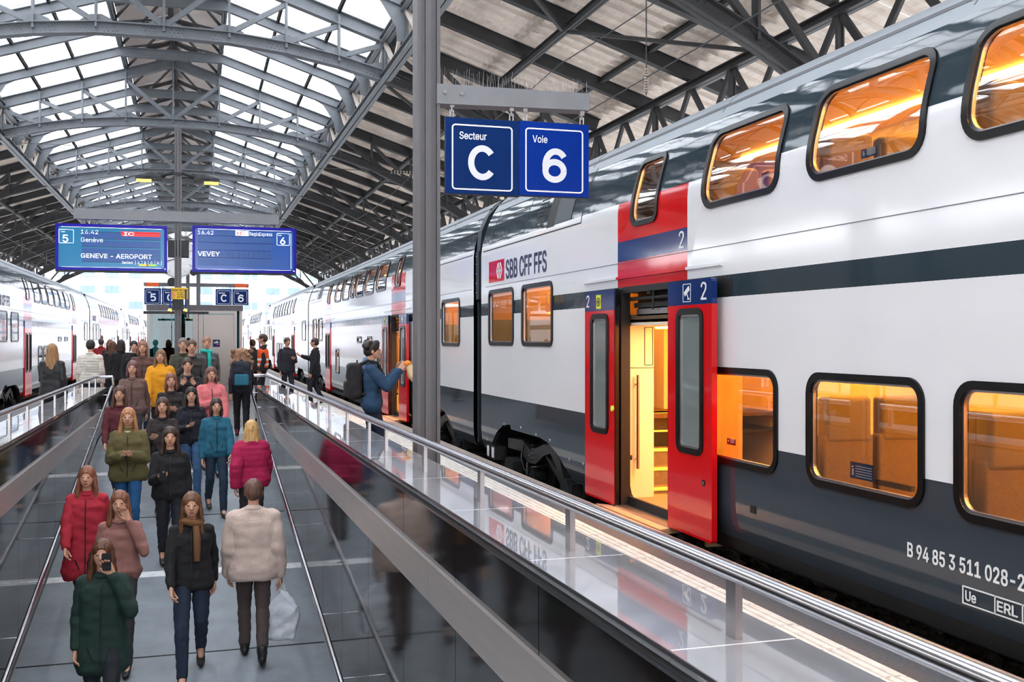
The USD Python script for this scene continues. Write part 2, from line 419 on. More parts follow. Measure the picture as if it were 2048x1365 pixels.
# loose stones that show in the gap between the train and the platform
proto = [trimesh.convex.convex_hull(nrs.normal(size=(14, 3)) * (.05, .045, .035)) for _ in range(6)]
b = MB()
for k in range(2600):
    m = proto[k % 6]; a = nrs.rand() * 6.28
    p = np.array(m.vertices) @ np.array([[math.cos(a), math.sin(a), 0], [-math.sin(a), math.cos(a), 0], [0, 0, 1]])
    b.add(p * (.7 + .7 * nrs.rand()) + (4.05 + 2.2 * nrs.rand(), 1. + 16 * nrs.rand() ** 1.4, -.745), m.faces)
obj('gravel', b, 'ballast', None, label='dark track ballast stones under the right train', cat='gravel', kind='stuff')
# ------------------------------------------------------------------ double-deck trains
PROF = np.array([(.07, .05), (.03, .12), (.008, .22), (0, .36), (0, 1.0), (0, 2.2), (0, 3.0), (.012, 3.12), (.045, 3.26), (.09, 3.42), (.14, 3.545), (.195, 3.655), (.26, 3.755), (.34, 3.85), (.44, 3.925), (.57, 3.985), (.8, 4.03), (1.4, 4.055)])
def _dense():
    from scipy.interpolate import PchipInterpolator
    d = np.r_[0, np.cumsum(np.linalg.norm(np.diff(PROF, axis=0), axis=1))]
    s = np.unique(np.r_[d, np.linspace(d[5], d[-1], 44)])
    return np.stack([PchipInterpolator(d, PROF[:, 0])(s), PchipInterpolator(d, PROF[:, 1])(s)], 1)
PD = _dense()
_t = np.gradient(PD, axis=0); _t /= np.linalg.norm(_t, axis=1, keepdims=True)
PN = np.stack([-_t[:, 1], _t[:, 0]], 1)             # outward normal (u, z)
def prof(o):
    """left half of the body's outline, moved outwards by o, in (local x, z)"""
    p = PD + PN * o
    return np.stack([p[:, 0] - 1.4, p[:, 1]], 1)
def extr_y(poly, ya, yb):
    a = 0.; p = np.asarray(poly)
    if np.sum(p[:, 0] * np.roll(p[:, 1], -1) - p[:, 1] * np.roll(p[:, 0], -1)) < 0: p = p[::-1]
    m = Manifold.extrude(CrossSection([p.astype(np.float64)]), yb - ya)
    return m.transform(np.array([[1, 0, 0, 0], [0, 0, -1, yb], [0, 1, 0, 0]], float))
def extr_x(poly, xa, xb):
    p = np.asarray(poly, float)
    if np.sum(p[:, 0] * np.roll(p[:, 1], -1) - p[:, 1] * np.roll(p[:, 0], -1)) < 0: p = p[::-1]
    m = Manifold.extrude(CrossSection([p]), xb - xa)
    return m.transform(np.array([[0, 0, 1, xa], [1, 0, 0, 0], [0, 1, 0, 0]], float))
def halfskin(o0, o1, ya, yb, zmin=None):
    """skin of the visible half from offset o1 (inside) to o0 (outside)"""
    return extr_y(np.vstack([prof(o0), prof(o1)[::-1]]), ya, yb)
def zslice(m, za, zb):
    return m.trim_by_plane((0, 0, 1), za).trim_by_plane((0, 0, -1), -zb)
def yslice(m, ya, yb):
    return m.trim_by_plane((0, 1, 0), ya).trim_by_plane((0, -1, 0), -yb)
def skinmesh(m):
    """unshared triangles; the outline's own normals on the outer skin so that reflections stay smooth around holes"""
    v, f, _ = meshkit.arrays(m)
    c = v[f]; fn = np.cross(c[:, 1] - c[:, 0], c[:, 2] - c[:, 0]); fn /= np.linalg.norm(fn, axis=1, keepdims=True) + 1e-15
    p = c.reshape(-1, 3); n = np.repeat(fn, 3, 0)
    nu, nz = np.interp(p[:, 2], PD[:, 1], PN[:, 0]), np.interp(p[:, 2], PD[:, 1], PN[:, 1])
    a = np.stack([np.where(p[:, 0] < 0, nu, -nu), 0 * nu, nz], 1); a /= np.linalg.norm(a, axis=1, keepdims=True)
    d = (a * n).sum(1)
    n = np.where((d > .9)[:, None], a, np.where((d < -.9)[:, None], -a, n))
    return p, np.arange(len(p)).reshape(-1, 3), n
BIGX = (-1.75, -.55)
def wpoly(w, grow=0.): 
    y0, y1, z0, z1, r = w
    return rrect(y0 - grow, z0 - grow, y1 + grow, z1 + grow, max(.02, min(r + grow, (y1 - y0) / 2 + grow - .005)), 7)
def window_parts(root, w, cut, pane='car_glass', gasket=.055, name='window'):
    """gasket ring proud of the skin, a thin bright inner bead, and the pane, all following the curved side"""
    outer, inner = extr_x(wpoly(w), *BIGX), extr_x(wpoly(w, -gasket), *BIGX)
    ya, yb = w[0] - .1, w[1] + .1
    band = halfskin(.016, -.05 if cut else -.002, ya, yb)
    g = obj(name + '_gasket', skinmesh((band ^ outer) - inner), 'rubber', root)
    if cut:
        bead_in = extr_x(wpoly(w, -gasket - .014), *BIGX)
        obj('bead', skinmesh((halfskin(-.004, -.03, ya, yb) ^ inner) - bead_in), 'satin_steel', g)
        obj('pane', skinmesh(halfskin(-.012, -.018, ya, yb) ^ inner), pane, g)
    else:
        obj('pane', skinmesh(halfskin(.006, -.002, ya, yb) ^ inner), pane, g)
    return g
ZS = [('skirt', 0.0, .893, 'skirt_gloss'), ('side_panel', .893, 2.083, 'white_gloss'), ('waist_band', 2.083, 2.265, 'slate_gloss'), ('upper_panel', 2.265, 3.135, 'white_gloss'), ('window_strip', 3.135, 3.665, 'slate_gloss'), ('roof', 3.665, 4.2, 'roof_grey')]
def bogie_cut(yc):
    """outline of the skirt's opening over one bogie, (y, z)"""
    return [(yc + 1.75, -.3), (yc + 1.75, .16), (yc + 1.45, .36), (yc + 1.1, .50), (yc + .75, .53), (yc + .72, .47), (yc - .55, .47), (yc - .85, .44), (yc - 1.2, .34), (yc - 1.5, .18), (yc - 1.75, -.05), (yc - 1.85, -.3)]
def bogie(root, yc, full=True):
    """outer bogie frame with its curved arm, wheels, spring, axle boxes and damper; root-local"""
    x = -1.28
    def R(dy): return yc + dy
    b = MB()
    prof_ = [(1.25, .30), (.55, .33), (.2, .22), (-.35, .36), (-.72, .40), (-.98, .22), (-1.15, -.02), (-1.22, -.22), (-1.06, -.24), (-.98, -.06), (-.82, .14), (-.62, .27), (-.38, .22), (.0, .06), (.35, .05), (.6, .17), (1.25, .16)]
    b.poly([(R(a), z) for a, z in prof_], 'x', x, x + .16)
    b.poly([(R(a), z) for a, z in [(-.45, .2), (-.30, .24), (-.98, -.10), (-1.05, .0)]], 'x', x + .02, x + .12)
    obj('bogie_frame', b, 'bogie_black', root)
    for dy in (1.2, -1.2):
        m = trimesh.creation.cylinder(.44, .13, sections=40); m.apply_transform(trimesh.transformations.rotation_matrix(np.pi / 2, [0, 1, 0])); m.apply_translation((x + .62, R(dy), -.13))
        h = MB().mesh(m)
        for r_, a, c in ((.13, x + .2, x + .6), (.46, x + .66, x + .70)):
            h.tube([(a, R(dy), -.13), (c, R(dy), -.13)], r_, 28)
        obj('wheel', h, 'bogie_black', root, 30)
        obj('axle_box', MB().tube([(x - .02, R(dy), -.13), (x + .2, R(dy), -.13)], .16, 20).box((x, R(dy) - .2, -.2), (x + .16, R(dy) + .2, -.02)), 'dark_metal', root, 30)
    zz = np.linspace(0, 1, 60)
    obj('coil_spring', MB().tube(np.stack([x + .08 + .085 * np.cos(zz * 34), R(.1) + .085 * np.sin(zz * 34), -.02 + .32 * zz], 1), .016, 6), 'dark_metal', root, 40)
    obj('damper', MB().tube([(x - .06, R(-.05), -.24), (x - .06, R(-.62), -.2)], .055, 16).tube([(x - .06, R(-.62), -.2), (x - .06, R(-1.1), -.17)], .038, 14), 'black', root, 30)
    obj('damper_band', MB().tube([(x - .06, R(-.70), -.195), (x - .06, R(-.74), -.193)], .042, 14), 'far_red', root)
    obj('brake_caliper', MB().tube([(x + .03, R(.28), -.12), (x + .2, R(.28), -.12)], .13, 14).box((x, R(.2), -.28), (x + .2, R(.42), -.1)).tube([(x - .01, R(.3), .05), (x - .03, R(.26), -.1), (x - .01, R(.34), -.3)], .02, 8), 'bogie_black', root, 30)
    obj('hose', MB().tube([(x, R(.5), .3), (x - .05, R(.46), .1), (x - .04, R(.36), -.05), (x, R(.3), -.1)], .017, 8), 'rubber', root, 40)
def door_leaf(root, ya, yb, xo, detail=True, num=None, cam_icon=False, yellow=False, side=1, red='red_gloss'):
    """one plug door leaf, its outer face at local x = xo"""
    z0, z1, zb = .03, 2.245, 2.03
    w = (ya + .14 * (yb - ya) / .8, yb - .17 * (yb - ya) / .8, .735, 2.0 if detail else 1.9, .1)
    out = rrect(ya, z0, yb, z1, .03, 3)
    slab = extr_x(out, xo, xo + .05) - extr_x(wpoly(w, -.03), xo - .1, xo + .1)
    d = obj('door_leaf', slab.trim_by_plane((0, 0, -1), -zb), red, root)
    obj('head_panel', slab.trim_by_plane((0, 0, 1), zb), 'blue_gloss', d)
    obj('gasket', extr_x(wpoly(w), xo - .012, xo + .05) - extr_x(wpoly(w, -.055), xo - .1, xo + .1), 'rubber', d)
    obj('pane', extr_x(wpoly(w, -.05), xo + .012, xo + .02), 'pane_grey' if detail else 'pane_dark', d)
    if detail:
        obj('bead', extr_x(wpoly(w, -.055), xo, xo + .016) - extr_x(wpoly(w, -.07), xo - .1, xo + .1), 'satin_steel', d)
        obj('edge_seal', MB().box((xo + .005, ya - .02 if side < 0 else yb, z0), (xo + .045, ya if side < 0 else yb + .02, z1)), 'rubber', d)
        e = (xo, 0, 0)
        U, V = (0, -1, 0), (0, 0, 1)
        if num == 'left': obj('numeral', text('2', (xo - .001, yb - .05, 2.075), U, V, .13, .085), 'letter_white', d)
        if num == 'right': obj('numeral', text('2', (xo - .001, ya + .19, 2.065), U, V, .15, .10), 'letter_white', d)
        if yellow:
            yy = yb - .34
            obj('sticker', MB().box((xo - .003, yy - .13, 2.05), (xo, yy, 2.2)), 'bright_yellow', d)
            mk = MB()
            mk.poly(ring(yy - .115, 2.08, yy - .015, 2.17, .045, .012), 'x', xo - .005, xo - .002)
            mk.poly(rrect(yy - .085, 2.105, yy - .045, 2.145, .018), 'x', xo - .005, xo - .002)
            obj('sticker_ring', mk, 'ink', d)
        if cam_icon:
            yy = yb - .30
            mk = MB().poly(ring(yy - .15, 2.055, yy, 2.215, .012, .006), 'x', xo - .003, xo)
            c = np.array([(-.055, .0), (.035, .055), (.055, .02), (-.035, -.035)])
            mk.poly([(yy - .075 - a, 2.14 + z) for a, z in c], 'x', xo - .003, xo)
            mk.poly([(yy - .075 + .0, 2.12), (yy - .075 - .012, 2.125), (yy - .075 - .03, 2.085), (yy - .055 - .05, 2.075), (yy - .115, 2.085), (yy - .105, 2.095), (yy - .1, 2.09)][:4], 'x', xo - .003, xo)
            mk.box((xo - .003, yy - .125, 2.075), (xo, yy - .09, 2.088))
            obj('camera_symbol', mk, 'letter_white', d)
            obj('lock', MB().tube([(xo - .006, ya + .14, .52), (xo + .01, ya + .14, .52)], .028, 16), 'rubber', d, 30)
            obj('lock_core', MB().tube([(xo - .008, ya + .14, .52), (xo + .01, ya + .14, .52)], .014, 12), 'satin_steel', d, 30)
    return d
def car(label, yfar, L, doors, uppers, lowers, opened=(), cut=True, bogies=(), red_over=None, x0=5.61, name='train_car', logo=True, rz=0., group=None, detail=False, red='red_gloss', tail=True):
    """doors: y of door centres; uppers / lowers: (y0, y1, z0, z1, r). All y are world y; parts are written root-local"""
    yn = yfar - L
    yc = (yfar + yn) / 2
    root = thing(name, label, 'train car', (x0, yc, 0), rz, group)
    Y = lambda y: y - yc
    la, lb = Y(yn), Y(yfar)
    skin = halfskin(0, -.06, la, lb)
    holes = []
    for w in list(uppers) + list(lowers):
        w = (Y(w[0]), Y(w[1])) + tuple(w[2:])
        if cut: holes.append(extr_x(wpoly(w, -.02), *BIGX))
    for d in doors:
        hw = .635
        if d in opened: holes.append(extr_x(rrect(Y(d) - hw, .0, Y(d) + hw, 2.235, .02, 2), *BIGX))
    for y in bogies: holes.append(extr_x([(a, z) for a, z in bogie_cut(Y(y))], *BIGX))
    if holes: skin = skin - Manifold.batch_boolean(holes, m3.OpType.Add)
    red_iv = sorted((Y(d) - .80, Y(d) + .80) for d in (red_over if red_over is not None else doors))
    for nm, za, zb, mt in ZS:
        s = zslice(skin, za, zb)
        if nm == 'upper_panel':
            e = la
            for ra, rb in red_iv:
                if ra > e: obj(nm.replace('upper_', 'side_'), skinmesh(yslice(s, e, ra)), mt, root)
                r = yslice(s, ra, rb)
                obj('red_panel', skinmesh(zslice(r, 2.735, 3.2)), red, root)
                obj('blue_band', skinmesh(zslice(r, 2.53, 2.735)), 'blue_gloss', root)
                obj('red_panel', skinmesh(zslice(r, 2.2, 2.53)), red, root)
                e = rb
            obj(nm.replace('upper_', 'side_'), skinmesh(yslice(s, e, lb)), mt, root)
        elif nm == 'waist_band' and any(d in opened for d in doors):
            obj(nm.replace('upper_', 'side_'), skinmesh(s), mt, root)
        else:
            obj(nm.replace('upper_', 'side_'), skinmesh(s), mt, root)
    # far half of the body, ends, underfloor
    p = prof(0); far = np.stack([-p[:, 0], p[:, 1]], 1)
    b = MB().add(np.vstack([np.c_[far[:, 0], np.full(len(far), la), far[:, 1]], np.c_[far[:, 0], np.full(len(far), lb), far[:, 1]]]),
                 [t for i in range(len(far) - 1) for t in ([i, i + 1, len(far) + i + 1], [i, len(far) + i + 1, len(far) + i])])
    obj('body_side', b, 'white_gloss', root, 40)
    full = np.vstack([prof(-.005), (prof(-.005) * (-1, 1))[::-1]])
    for e in (la, lb):
        obj('end_wall', meshkit.arrays(extr_y(full, e - .03 if e > 0 else e, e if e > 0 else e + .03)), 'gangway_slate', root)
    obj('underframe', MB().box((-.9, la + .3, -.06), (1.15, lb - .3, -.022)).box((-.1, Y(yc) - 3.6, -.45), (1.0, Y(yc) + 3.6, -.06)), 'black', root)
    if not cut:
        obj('inner_core', MB().box((-1.2, la + .05, .05), (1.2, lb - .05, 3.6)), 'black', root)
    for y in bogies:
        bogie(root, Y(y))
        y_ = Y(y)
        obj('bogie_well', MB().box((-1.345, y_ - 2.0, .60), (1.3, y_ + 2.0, .64)).box((-.2, y_ - 2.0, -.3), (-.15, y_ + 2.0, .6)).box((-1.345, y_ - 2.0, -.1), (-.2, y_ - 1.96, .6)).box((-1.345, y_ + 1.96, -.1), (-.2, y_ + 2., .6)), 'black', root)
    for w in uppers: window_parts(root, (Y(w[0]), Y(w[1])) + tuple(w[2:5]), cut, 'car_glass' if cut else 'pane_dark', .05, 'window')
    for w in lowers: window_parts(root, (Y(w[0]), Y(w[1])) + tuple(w[2:5]), cut, 'car_glass' if cut else (w[5] if len(w) > 5 else 'pane_dark'), .05, 'window')
    for d in doors:
        if d in opened:
            hw = .635
            door_leaf(root, Y(d) + hw, Y(d) + hw + .83, -1.51, True, 'left', False, True, -1, red)
            door_leaf(root, Y(d) - hw - .83, Y(d) - hw, -1.51, True, 'right', True, False, 1, red)
            fr = MB().box((-1.44, Y(d) - hw - .02, .02), (-1.33, Y(d) - hw + .025, 2.24)).box((-1.44, Y(d) + hw - .02, .02), (-1.34, Y(d) + hw + .03, 2.24)).box((-1.42, Y(d) - hw, 2.2), (-1.1, Y(d) + hw, 2.26))
            obj('door_frame', fr, 'black', root)
            obj('door_gear', MB().box((-1.30, Y(d) - hw + .03, 2.05), (-1.22, Y(d) + hw - .03, 2.1)).tube([(-1.34, Y(d) - hw, 2.14), (-1.34, Y(d) + hw, 2.14)], .02, 10).tube([(-1.36, Y(d), 2.2), (-1.36, Y(d) + .02, 2.02)], .012, 8).box((-1.39, Y(d) + .02, 2.17), (-1.31, Y(d) + .1, 2.2)), 'dark_metal', root)
            obj('header_back', MB().box((-1.2, Y(d) - hw - .1, 1.99), (-1.17, Y(d) + hw + .1, 2.3)), 'black', root)
            obj('header_strip', MB().box((-1.33, Y(d) - hw + .03, 1.965), (-1.27, Y(d) + hw - .16, 2.035)), 'satin_steel', root)
            obj('sill', MB().box((-1.50, Y(d) - hw, -.03), (-1.2, Y(d) + hw, .035)), 'satin_steel', root)
            obj('step_plate', MB().poly([(-1.61, Y(d) - hw - .05), (-1.42, Y(d) - hw), (-1.42, Y(d) + hw), (-1.61, Y(d) + hw + .25)], 'z', -.03, .018), 'step_plate', root)
        else:
            door_leaf(root, Y(d), Y(d) + .66, -1.425, False, side=-1, red=red); door_leaf(root, Y(d) - .66, Y(d), -1.425, False, red=red)
        gp = [(-1.40, 2.345), (-1.422, 2.35), (-1.422, 2.375), (-1.40, 2.38)]
        for ga, gb, gm in ((-1.45, -.8, 'white_gloss'), (.8, 1.75, 'white_gloss'), (-.8, .8, red)): obj('rain_gutter', MB().poly(gp, 'y', Y(d) + ga, Y(d) + gb), gm, root)
    if logo:
        yl = yfar - .44
        brand(root, Y(yl))
    # long body joint and roof seams
    obj('body_seam', MB().box((-1.4035, la + .1, 2.512), (-1.399, lb - .25, 2.518)), 'seam_grey', root)
    pr = np.vstack([prof(.004)[(PD[:, 1] > 3.69)], prof(-.01)[(PD[:, 1] > 3.69)][::-1]])
    sm = MB()
    for y in np.arange(la + 2.2, lb, 3.1): sm.mesh(extr_y(pr, y, y + .012))
    obj('roof_seam', sm, 'seam_grey', root)
    ridge = MB()
    i = np.argmin(abs(PD[:, 1] - 3.79)); q = prof(.006)[i]
    ridge.box((q[0] - .004, la, q[1] - .01), (q[0] + .03, lb, q[1] + .012))
    obj('roof_edge_joint', ridge, 'seam_grey', root)
    return root, Y
U, V = (0, -1, 0), (0, 0, 1)
def brand(root, y, x=-1.402):
    """red field with the white double-arrow cross and the operator's letters"""
    obj('brand_field', MB().box((x, y - .80, 2.565), (x + .004, y, 2.875)), 'red_gloss', root)
    cy, cz = y - .55, 2.72
    mk = MB()
    A = lambda pts: mk.poly([(cy - a, cz + z) for a, z in pts], 'x', x - .002, x + .001)
    for s in (1, -1):
        A([(s * .018, .115), (s * .075, .115), (s * .155, 0), (s * .118, 0), (s * .06, .09), (s * .018, .09)])
        A([(s * .018, -.115), (s * .075, -.115), (s * .155, 0), (s * .118, 0), (s * .06, -.09), (s * .018, -.09)])
        A([(s * .018, .10), (s * .046, .10), (s * .046, -.10), (s * .018, -.10)])
        A([(0, .02), (s * .13, .02), (s * .13, -.02), (0, -.02)])
    obj('brand_symbol', mk, 'letter_white', root)
    obj('brand_lettering', text('SBB CFF FFS', (x, y - .89, 2.585), U, V, .255, 1.78, bold=True), 'ink_blue', root)

UP = lambda a, b: (a, b, 2.845, 3.545, .17)
UN = lambda a, b: (a, b, 2.855, 3.545, .13)
LO = lambda a, b: (a, b, .695, 1.50, .15)
MID = lambda a, b: (a, b, 1.635, 2.455, .11)
D1, D1B = 9.235, -3.0
car1_up = [UN(9.05, 9.69), UP(6.90, 8.15), UP(5.26, 6.53), UP(3.70, 4.95), UN(2.7, 3.3), UP(1.1, 2.4), UP(-.5, .75), UN(-3.3, -2.7)]
car1_lo = [MID(13.72, 14.99), MID(12.08, 13.35), LO(6.92, 8.17), LO(5.27, 6.53), LO(3.75, 5.01), LO(2.15, 3.4), LO(.6, 1.85), LO(-1.0, .25)]
right1, Y1 = car('nearest double-deck car of the right train, white and slate with open red doors', 15.43, 24.9, [D1, D1B], car1_up, car1_lo, opened=[D1], bogies=[13.15, -7.0], detail=True)
D2, D2B = 22.25, 34.6
car2_up = [UN(22.0, 22.65), UP(23.75, 25.15), UP(25.45, 26.9), UP(27.15, 28.6), UN(28.85, 29.5), UP(29.8, 31.2), UP(31.5, 32.95), UN(34.2, 34.85)]
car2_lo = [(16.77, 18.09, 1.605, 2.42, .11), MID(36.3, 37.5), MID(38.1, 39.3), (24.4, 24.95, .75, 1.45, .1), (31.9, 32.7, .65, 1.42, .1), (25.75, 26.45, 1.61, 1.79, .03), (27.45, 28.2, 1.61, 1.79, .03)]
right2, Y2 = car('second double-deck car of the right train, behind the man eating, doors open', 40.75, 24.85, [D2, D2B], car2_up, car2_lo, opened=[D2], bogies=[18.75, 37.2], logo=False)
def far_car(label, yfar, **kw):
    n, f = yfar - 24.85 + 6.4, yfar - 6.2
    up = [UN(n - .3, n + .35)] + [UP(n + 1.5 + 1.62 * k, n + 2.85 + 1.62 * k) for k in range(6)] + [UN(f - .3, f + .3)]
    lo = [MID(yfar - 4.5, yfar - 3.3), MID(yfar - 2.7, yfar - 1.5), MID(yfar - 23.9, yfar - 22.6), (n + 2.2, n + 3.2, 1.62, 1.8, .03, 'pane_warm'), (n + 4.2, n + 5.1, 1.62, 1.8, .03)] + [LO(n + 5.6 + 1.2 * k, n + 6.5 + 1.2 * k) for k in range(4)]
    return car(label, yfar, 24.85, [n, f], up, lo, cut=False, bogies=[yfar - 22., yfar - 3.4], **kw)
right3, _ = far_car('third double-deck car of the right train, behind the worker in orange', 65.9)
YC3 = 65.9 - 24.85 / 2
dup(right3, (5.61, YC3 + 25.15, 0), 0, 'fourth double-deck car of the right train, near its far end')
dup(right3, (5.61, YC3 + 50.3, 0), 0, 'farthest double-deck car of the right train, beyond the platform roof')

# details of the nearest car ------------------------------------------------------------
e1 = Y1(15.43)
r = right1
obj('vehicle_number', text('B 94 85 3 511 028-2 CH-SBB', (-1.402, Y1(5.43), .395), U, V, .085, 1.35, bold=True), 'letter_white', r)
pl = MB().poly(ring(Y1(3.75), .22, Y1(4.95), .325, .004, .008), 'x', -1.404, -1.40).box((-1.404, Y1(4.70), .22), (-1.40, Y1(4.693), .325)).box((-1.404, Y1(4.50), .22), (-1.40, Y1(4.493), .325))
obj('inspection_frame', pl, 'letter_white', r)
for s_, y_, w_ in (('Ue', 4.925, .085), ('ERL', 4.68, .15), ('25.09.18', 4.46, .36)): obj('inspection_lettering', text(s_, (-1.402, Y1(y_), .245), U, V, .055, w_, bold=True), 'letter_white', r)
obj('class_numeral', text('2', (-1.402, Y1(8.60), 2.555), U, V, .155, .10), 'letter_white', r)
obj('jack_point', MB().box((-1.41, Y1(7.32), .36), (-1.398, Y1(7.25), .42)), 'black', r)
# recess the open leaf slides over, end of the waist band
obj('door_pocket', MB().poly(rrect(Y1(7.62), 2.09, Y1(8.55), 2.262, .05), 'x', -1.404, -1.39), 'black', r)
obj('open_button', MB().tube([(-1.525, Y1(9.90), 1.02), (-1.505, Y1(9.90), 1.02)], .03, 18), 'bright_yellow', r, 30)
obj('open_button_lamp', MB().tube([(-1.53, Y1(9.90), 1.02), (-1.51, Y1(9.90), 1.02)], .016, 14), 'button_green', r)
# service panel at the car's end: outline, grille, slot
def on_skin(polys, o, m, nm, depth=.004, parent=r):
    b = MB()
    for p in polys:
        p = np.asarray(p); ya, yb = p[:, 0].min() - .05, p[:, 0].max() + .05
        b.mesh(halfskin(o, o - depth, ya, yb) ^ extr_x(p, *BIGX))
    v = b.get()
    obj(nm.replace('upper_', 'side_'), skinmesh(v), m, parent)
def frame_lines(y0, y1, z0, z1, t=.014): return [[(y0, z0), (y1, z0), (y1, z0 + t), (y0, z0 + t)], [(y0, z1 - t), (y1, z1 - t), (y1, z1), (y0, z1)], [(y0, z0), (y0 + t, z0), (y0 + t, z1), (y0, z1)], [(y1 - t, z0), (y1, z0), (y1, z1), (y1 - t, z1)]]
for c_, YY, far, parent in ((1, Y1, 15.43, r), (2, Y2, 40.75, right2)):
    on_skin([[(YY(far - 4.3), 3.05), (YY(far - .1), 3.05), (YY(far - .1), 3.066), (YY(far - 4.3), 3.066)], [(YY(far - 4.32), 3.05), (YY(far - 4.30), 3.05), (YY(far - 4.30), 3.69), (YY(far - 4.32), 3.69)]], .002, 'black', 'panel_joint', parent=parent)
    on_skin(frame_lines(YY(far - 2.1), YY(far - .5), 3.16, 3.50) + frame_lines(YY(far - 2.1), YY(far - .5), 3.51, 3.66), .002, 'black', 'panel_outline', parent=parent)
    gr = [[(YY(far - 2.62 - .09 * k), 3.17 + .05 * j), (YY(far - 2.56 - .09 * k), 3.17 + .05 * j), (YY(far - 2.56 - .09 * k), 3.195 + .05 * j), (YY(far - 2.62 - .09 * k), 3.195 + .05 * j)] for k in range(4) for j in range(9)]
    on_skin(gr, .003, 'black', 'grille_slot', parent=parent)
    on_skin([[(YY(far - 3.35), 3.12), (YY(far - 3.06), 3.12), (YY(far - 3.06), 3.64), (YY(far - 3.35), 3.64)]], .004, 'black', 'vent_opening', parent=parent)
    on_skin([[(YY(far - 3.95), 3.14), (YY(far - 3.36), 3.14), (YY(far - 3.36), 3.62), (YY(far - 3.95), 3.62)]], .006, 'gangway_slate', 'vent_flap', parent=parent)
on_skin([[(Y2(y), 3.05), (Y2(y + 1.2), 3.05), (Y2(y + 1.2), 3.062), (Y2(y), 3.062)] for y in (15.95, 17.15, 18.35, 19.55)], .002, 'black', 'panel_joint', parent=right2)
# small white marks on the skirt
mk = MB()
for y, z in ((15.1, .2), (14.2, .5), (13.4, .52), (12.75, .48), (12.2, .46), (11.5, .3), (11.05, .3)):
    mk.box((-1.403, Y1(y) - .02, z + .02), (-1.399, Y1(y) + .02, z + .028)).box((-1.403, Y1(y) - .006, z), (-1.399, Y1(y) + .006, z + .02))
obj('skirt_marks', mk, 'letter_white', r)
obj('cable_box', MB().box((-1.38, Y1(14.75), -.06), (-1.2, Y1(14.95), .14)).box((-1.38, Y1(15.02), -.06), (-1.2, Y1(15.2), .14)), 'bogie_black', r)
obj('cable_label', MB().box((-1.384, Y1(14.79), -.03), (-1.38, Y1(14.91), .12)).box((-1.384, Y1(15.06), -.03), (-1.38, Y1(15.16), .12)), 'letter_white', r)
# coupling between the cars
g = thing('gangway', 'dark slate gangway with hoses between the first two right cars', 'gangway', (5.61, 15.67, 0))
obj('bellows', MB().box((-1.05, -.22, .1), (1.05, .21, 3.6)), 'black', g)
obj('cover_panel', MB().box((-1.37, .02, 2.35), (-1.3, .21, 3.1)).box((-1.34, -.02, 2.35), (-1.1, .03, 3.1)), 'gangway_slate', g)
obj('cover_panel', MB().poly([(-1.36, 3.1), (-1.1, 3.1), (-.85, 3.8), (-1.0, 3.9), (-1.22, 3.66), (-1.33, 3.42)], 'y', -.02, .2), 'gangway_slate', g)
obj('hinge', MB().box((-1.25, -.1, 3.42), (-1.2, .02, 3.47)).box((-1.32, -.1, 3.2), (-1.27, .02, 3.25)), 'dark_metal', g)
obj('bolt', MB().mesh(trimesh.util.concatenate([trimesh.creation.icosphere(1, .012).apply_translation((-1.375, .14, z)) for z in (2.45, 2.6, 2.75, 2.9, 3.02)])), 'satin_steel', g, kind='stuff')
for i_, y in enumerate((-.1, 0, .1)):
    s_ = np.linspace(0, 1, 14)
    obj('hose', MB().tube(np.stack([-1.2 - .05 * np.sin(s_ * 3.1), y + .09 * np.sin(s_ * 5 + i_), 2.3 - 1.6 * s_], 1), .022, 8), 'rubber', g, 40)
obj('upright', MB().box((-1.34, .12, .1), (-1.24, .21, 2.3)), 'gangway_slate', g)
obj('notice', trimesh.util.concatenate([text(s_, (-1.12, .12, 1.42 - .07 * k), U, V, .045, .24) for k, s_ in enumerate(('Nuovo', 'Nuovov', '2 K PU'))]), 'letter_white', g)

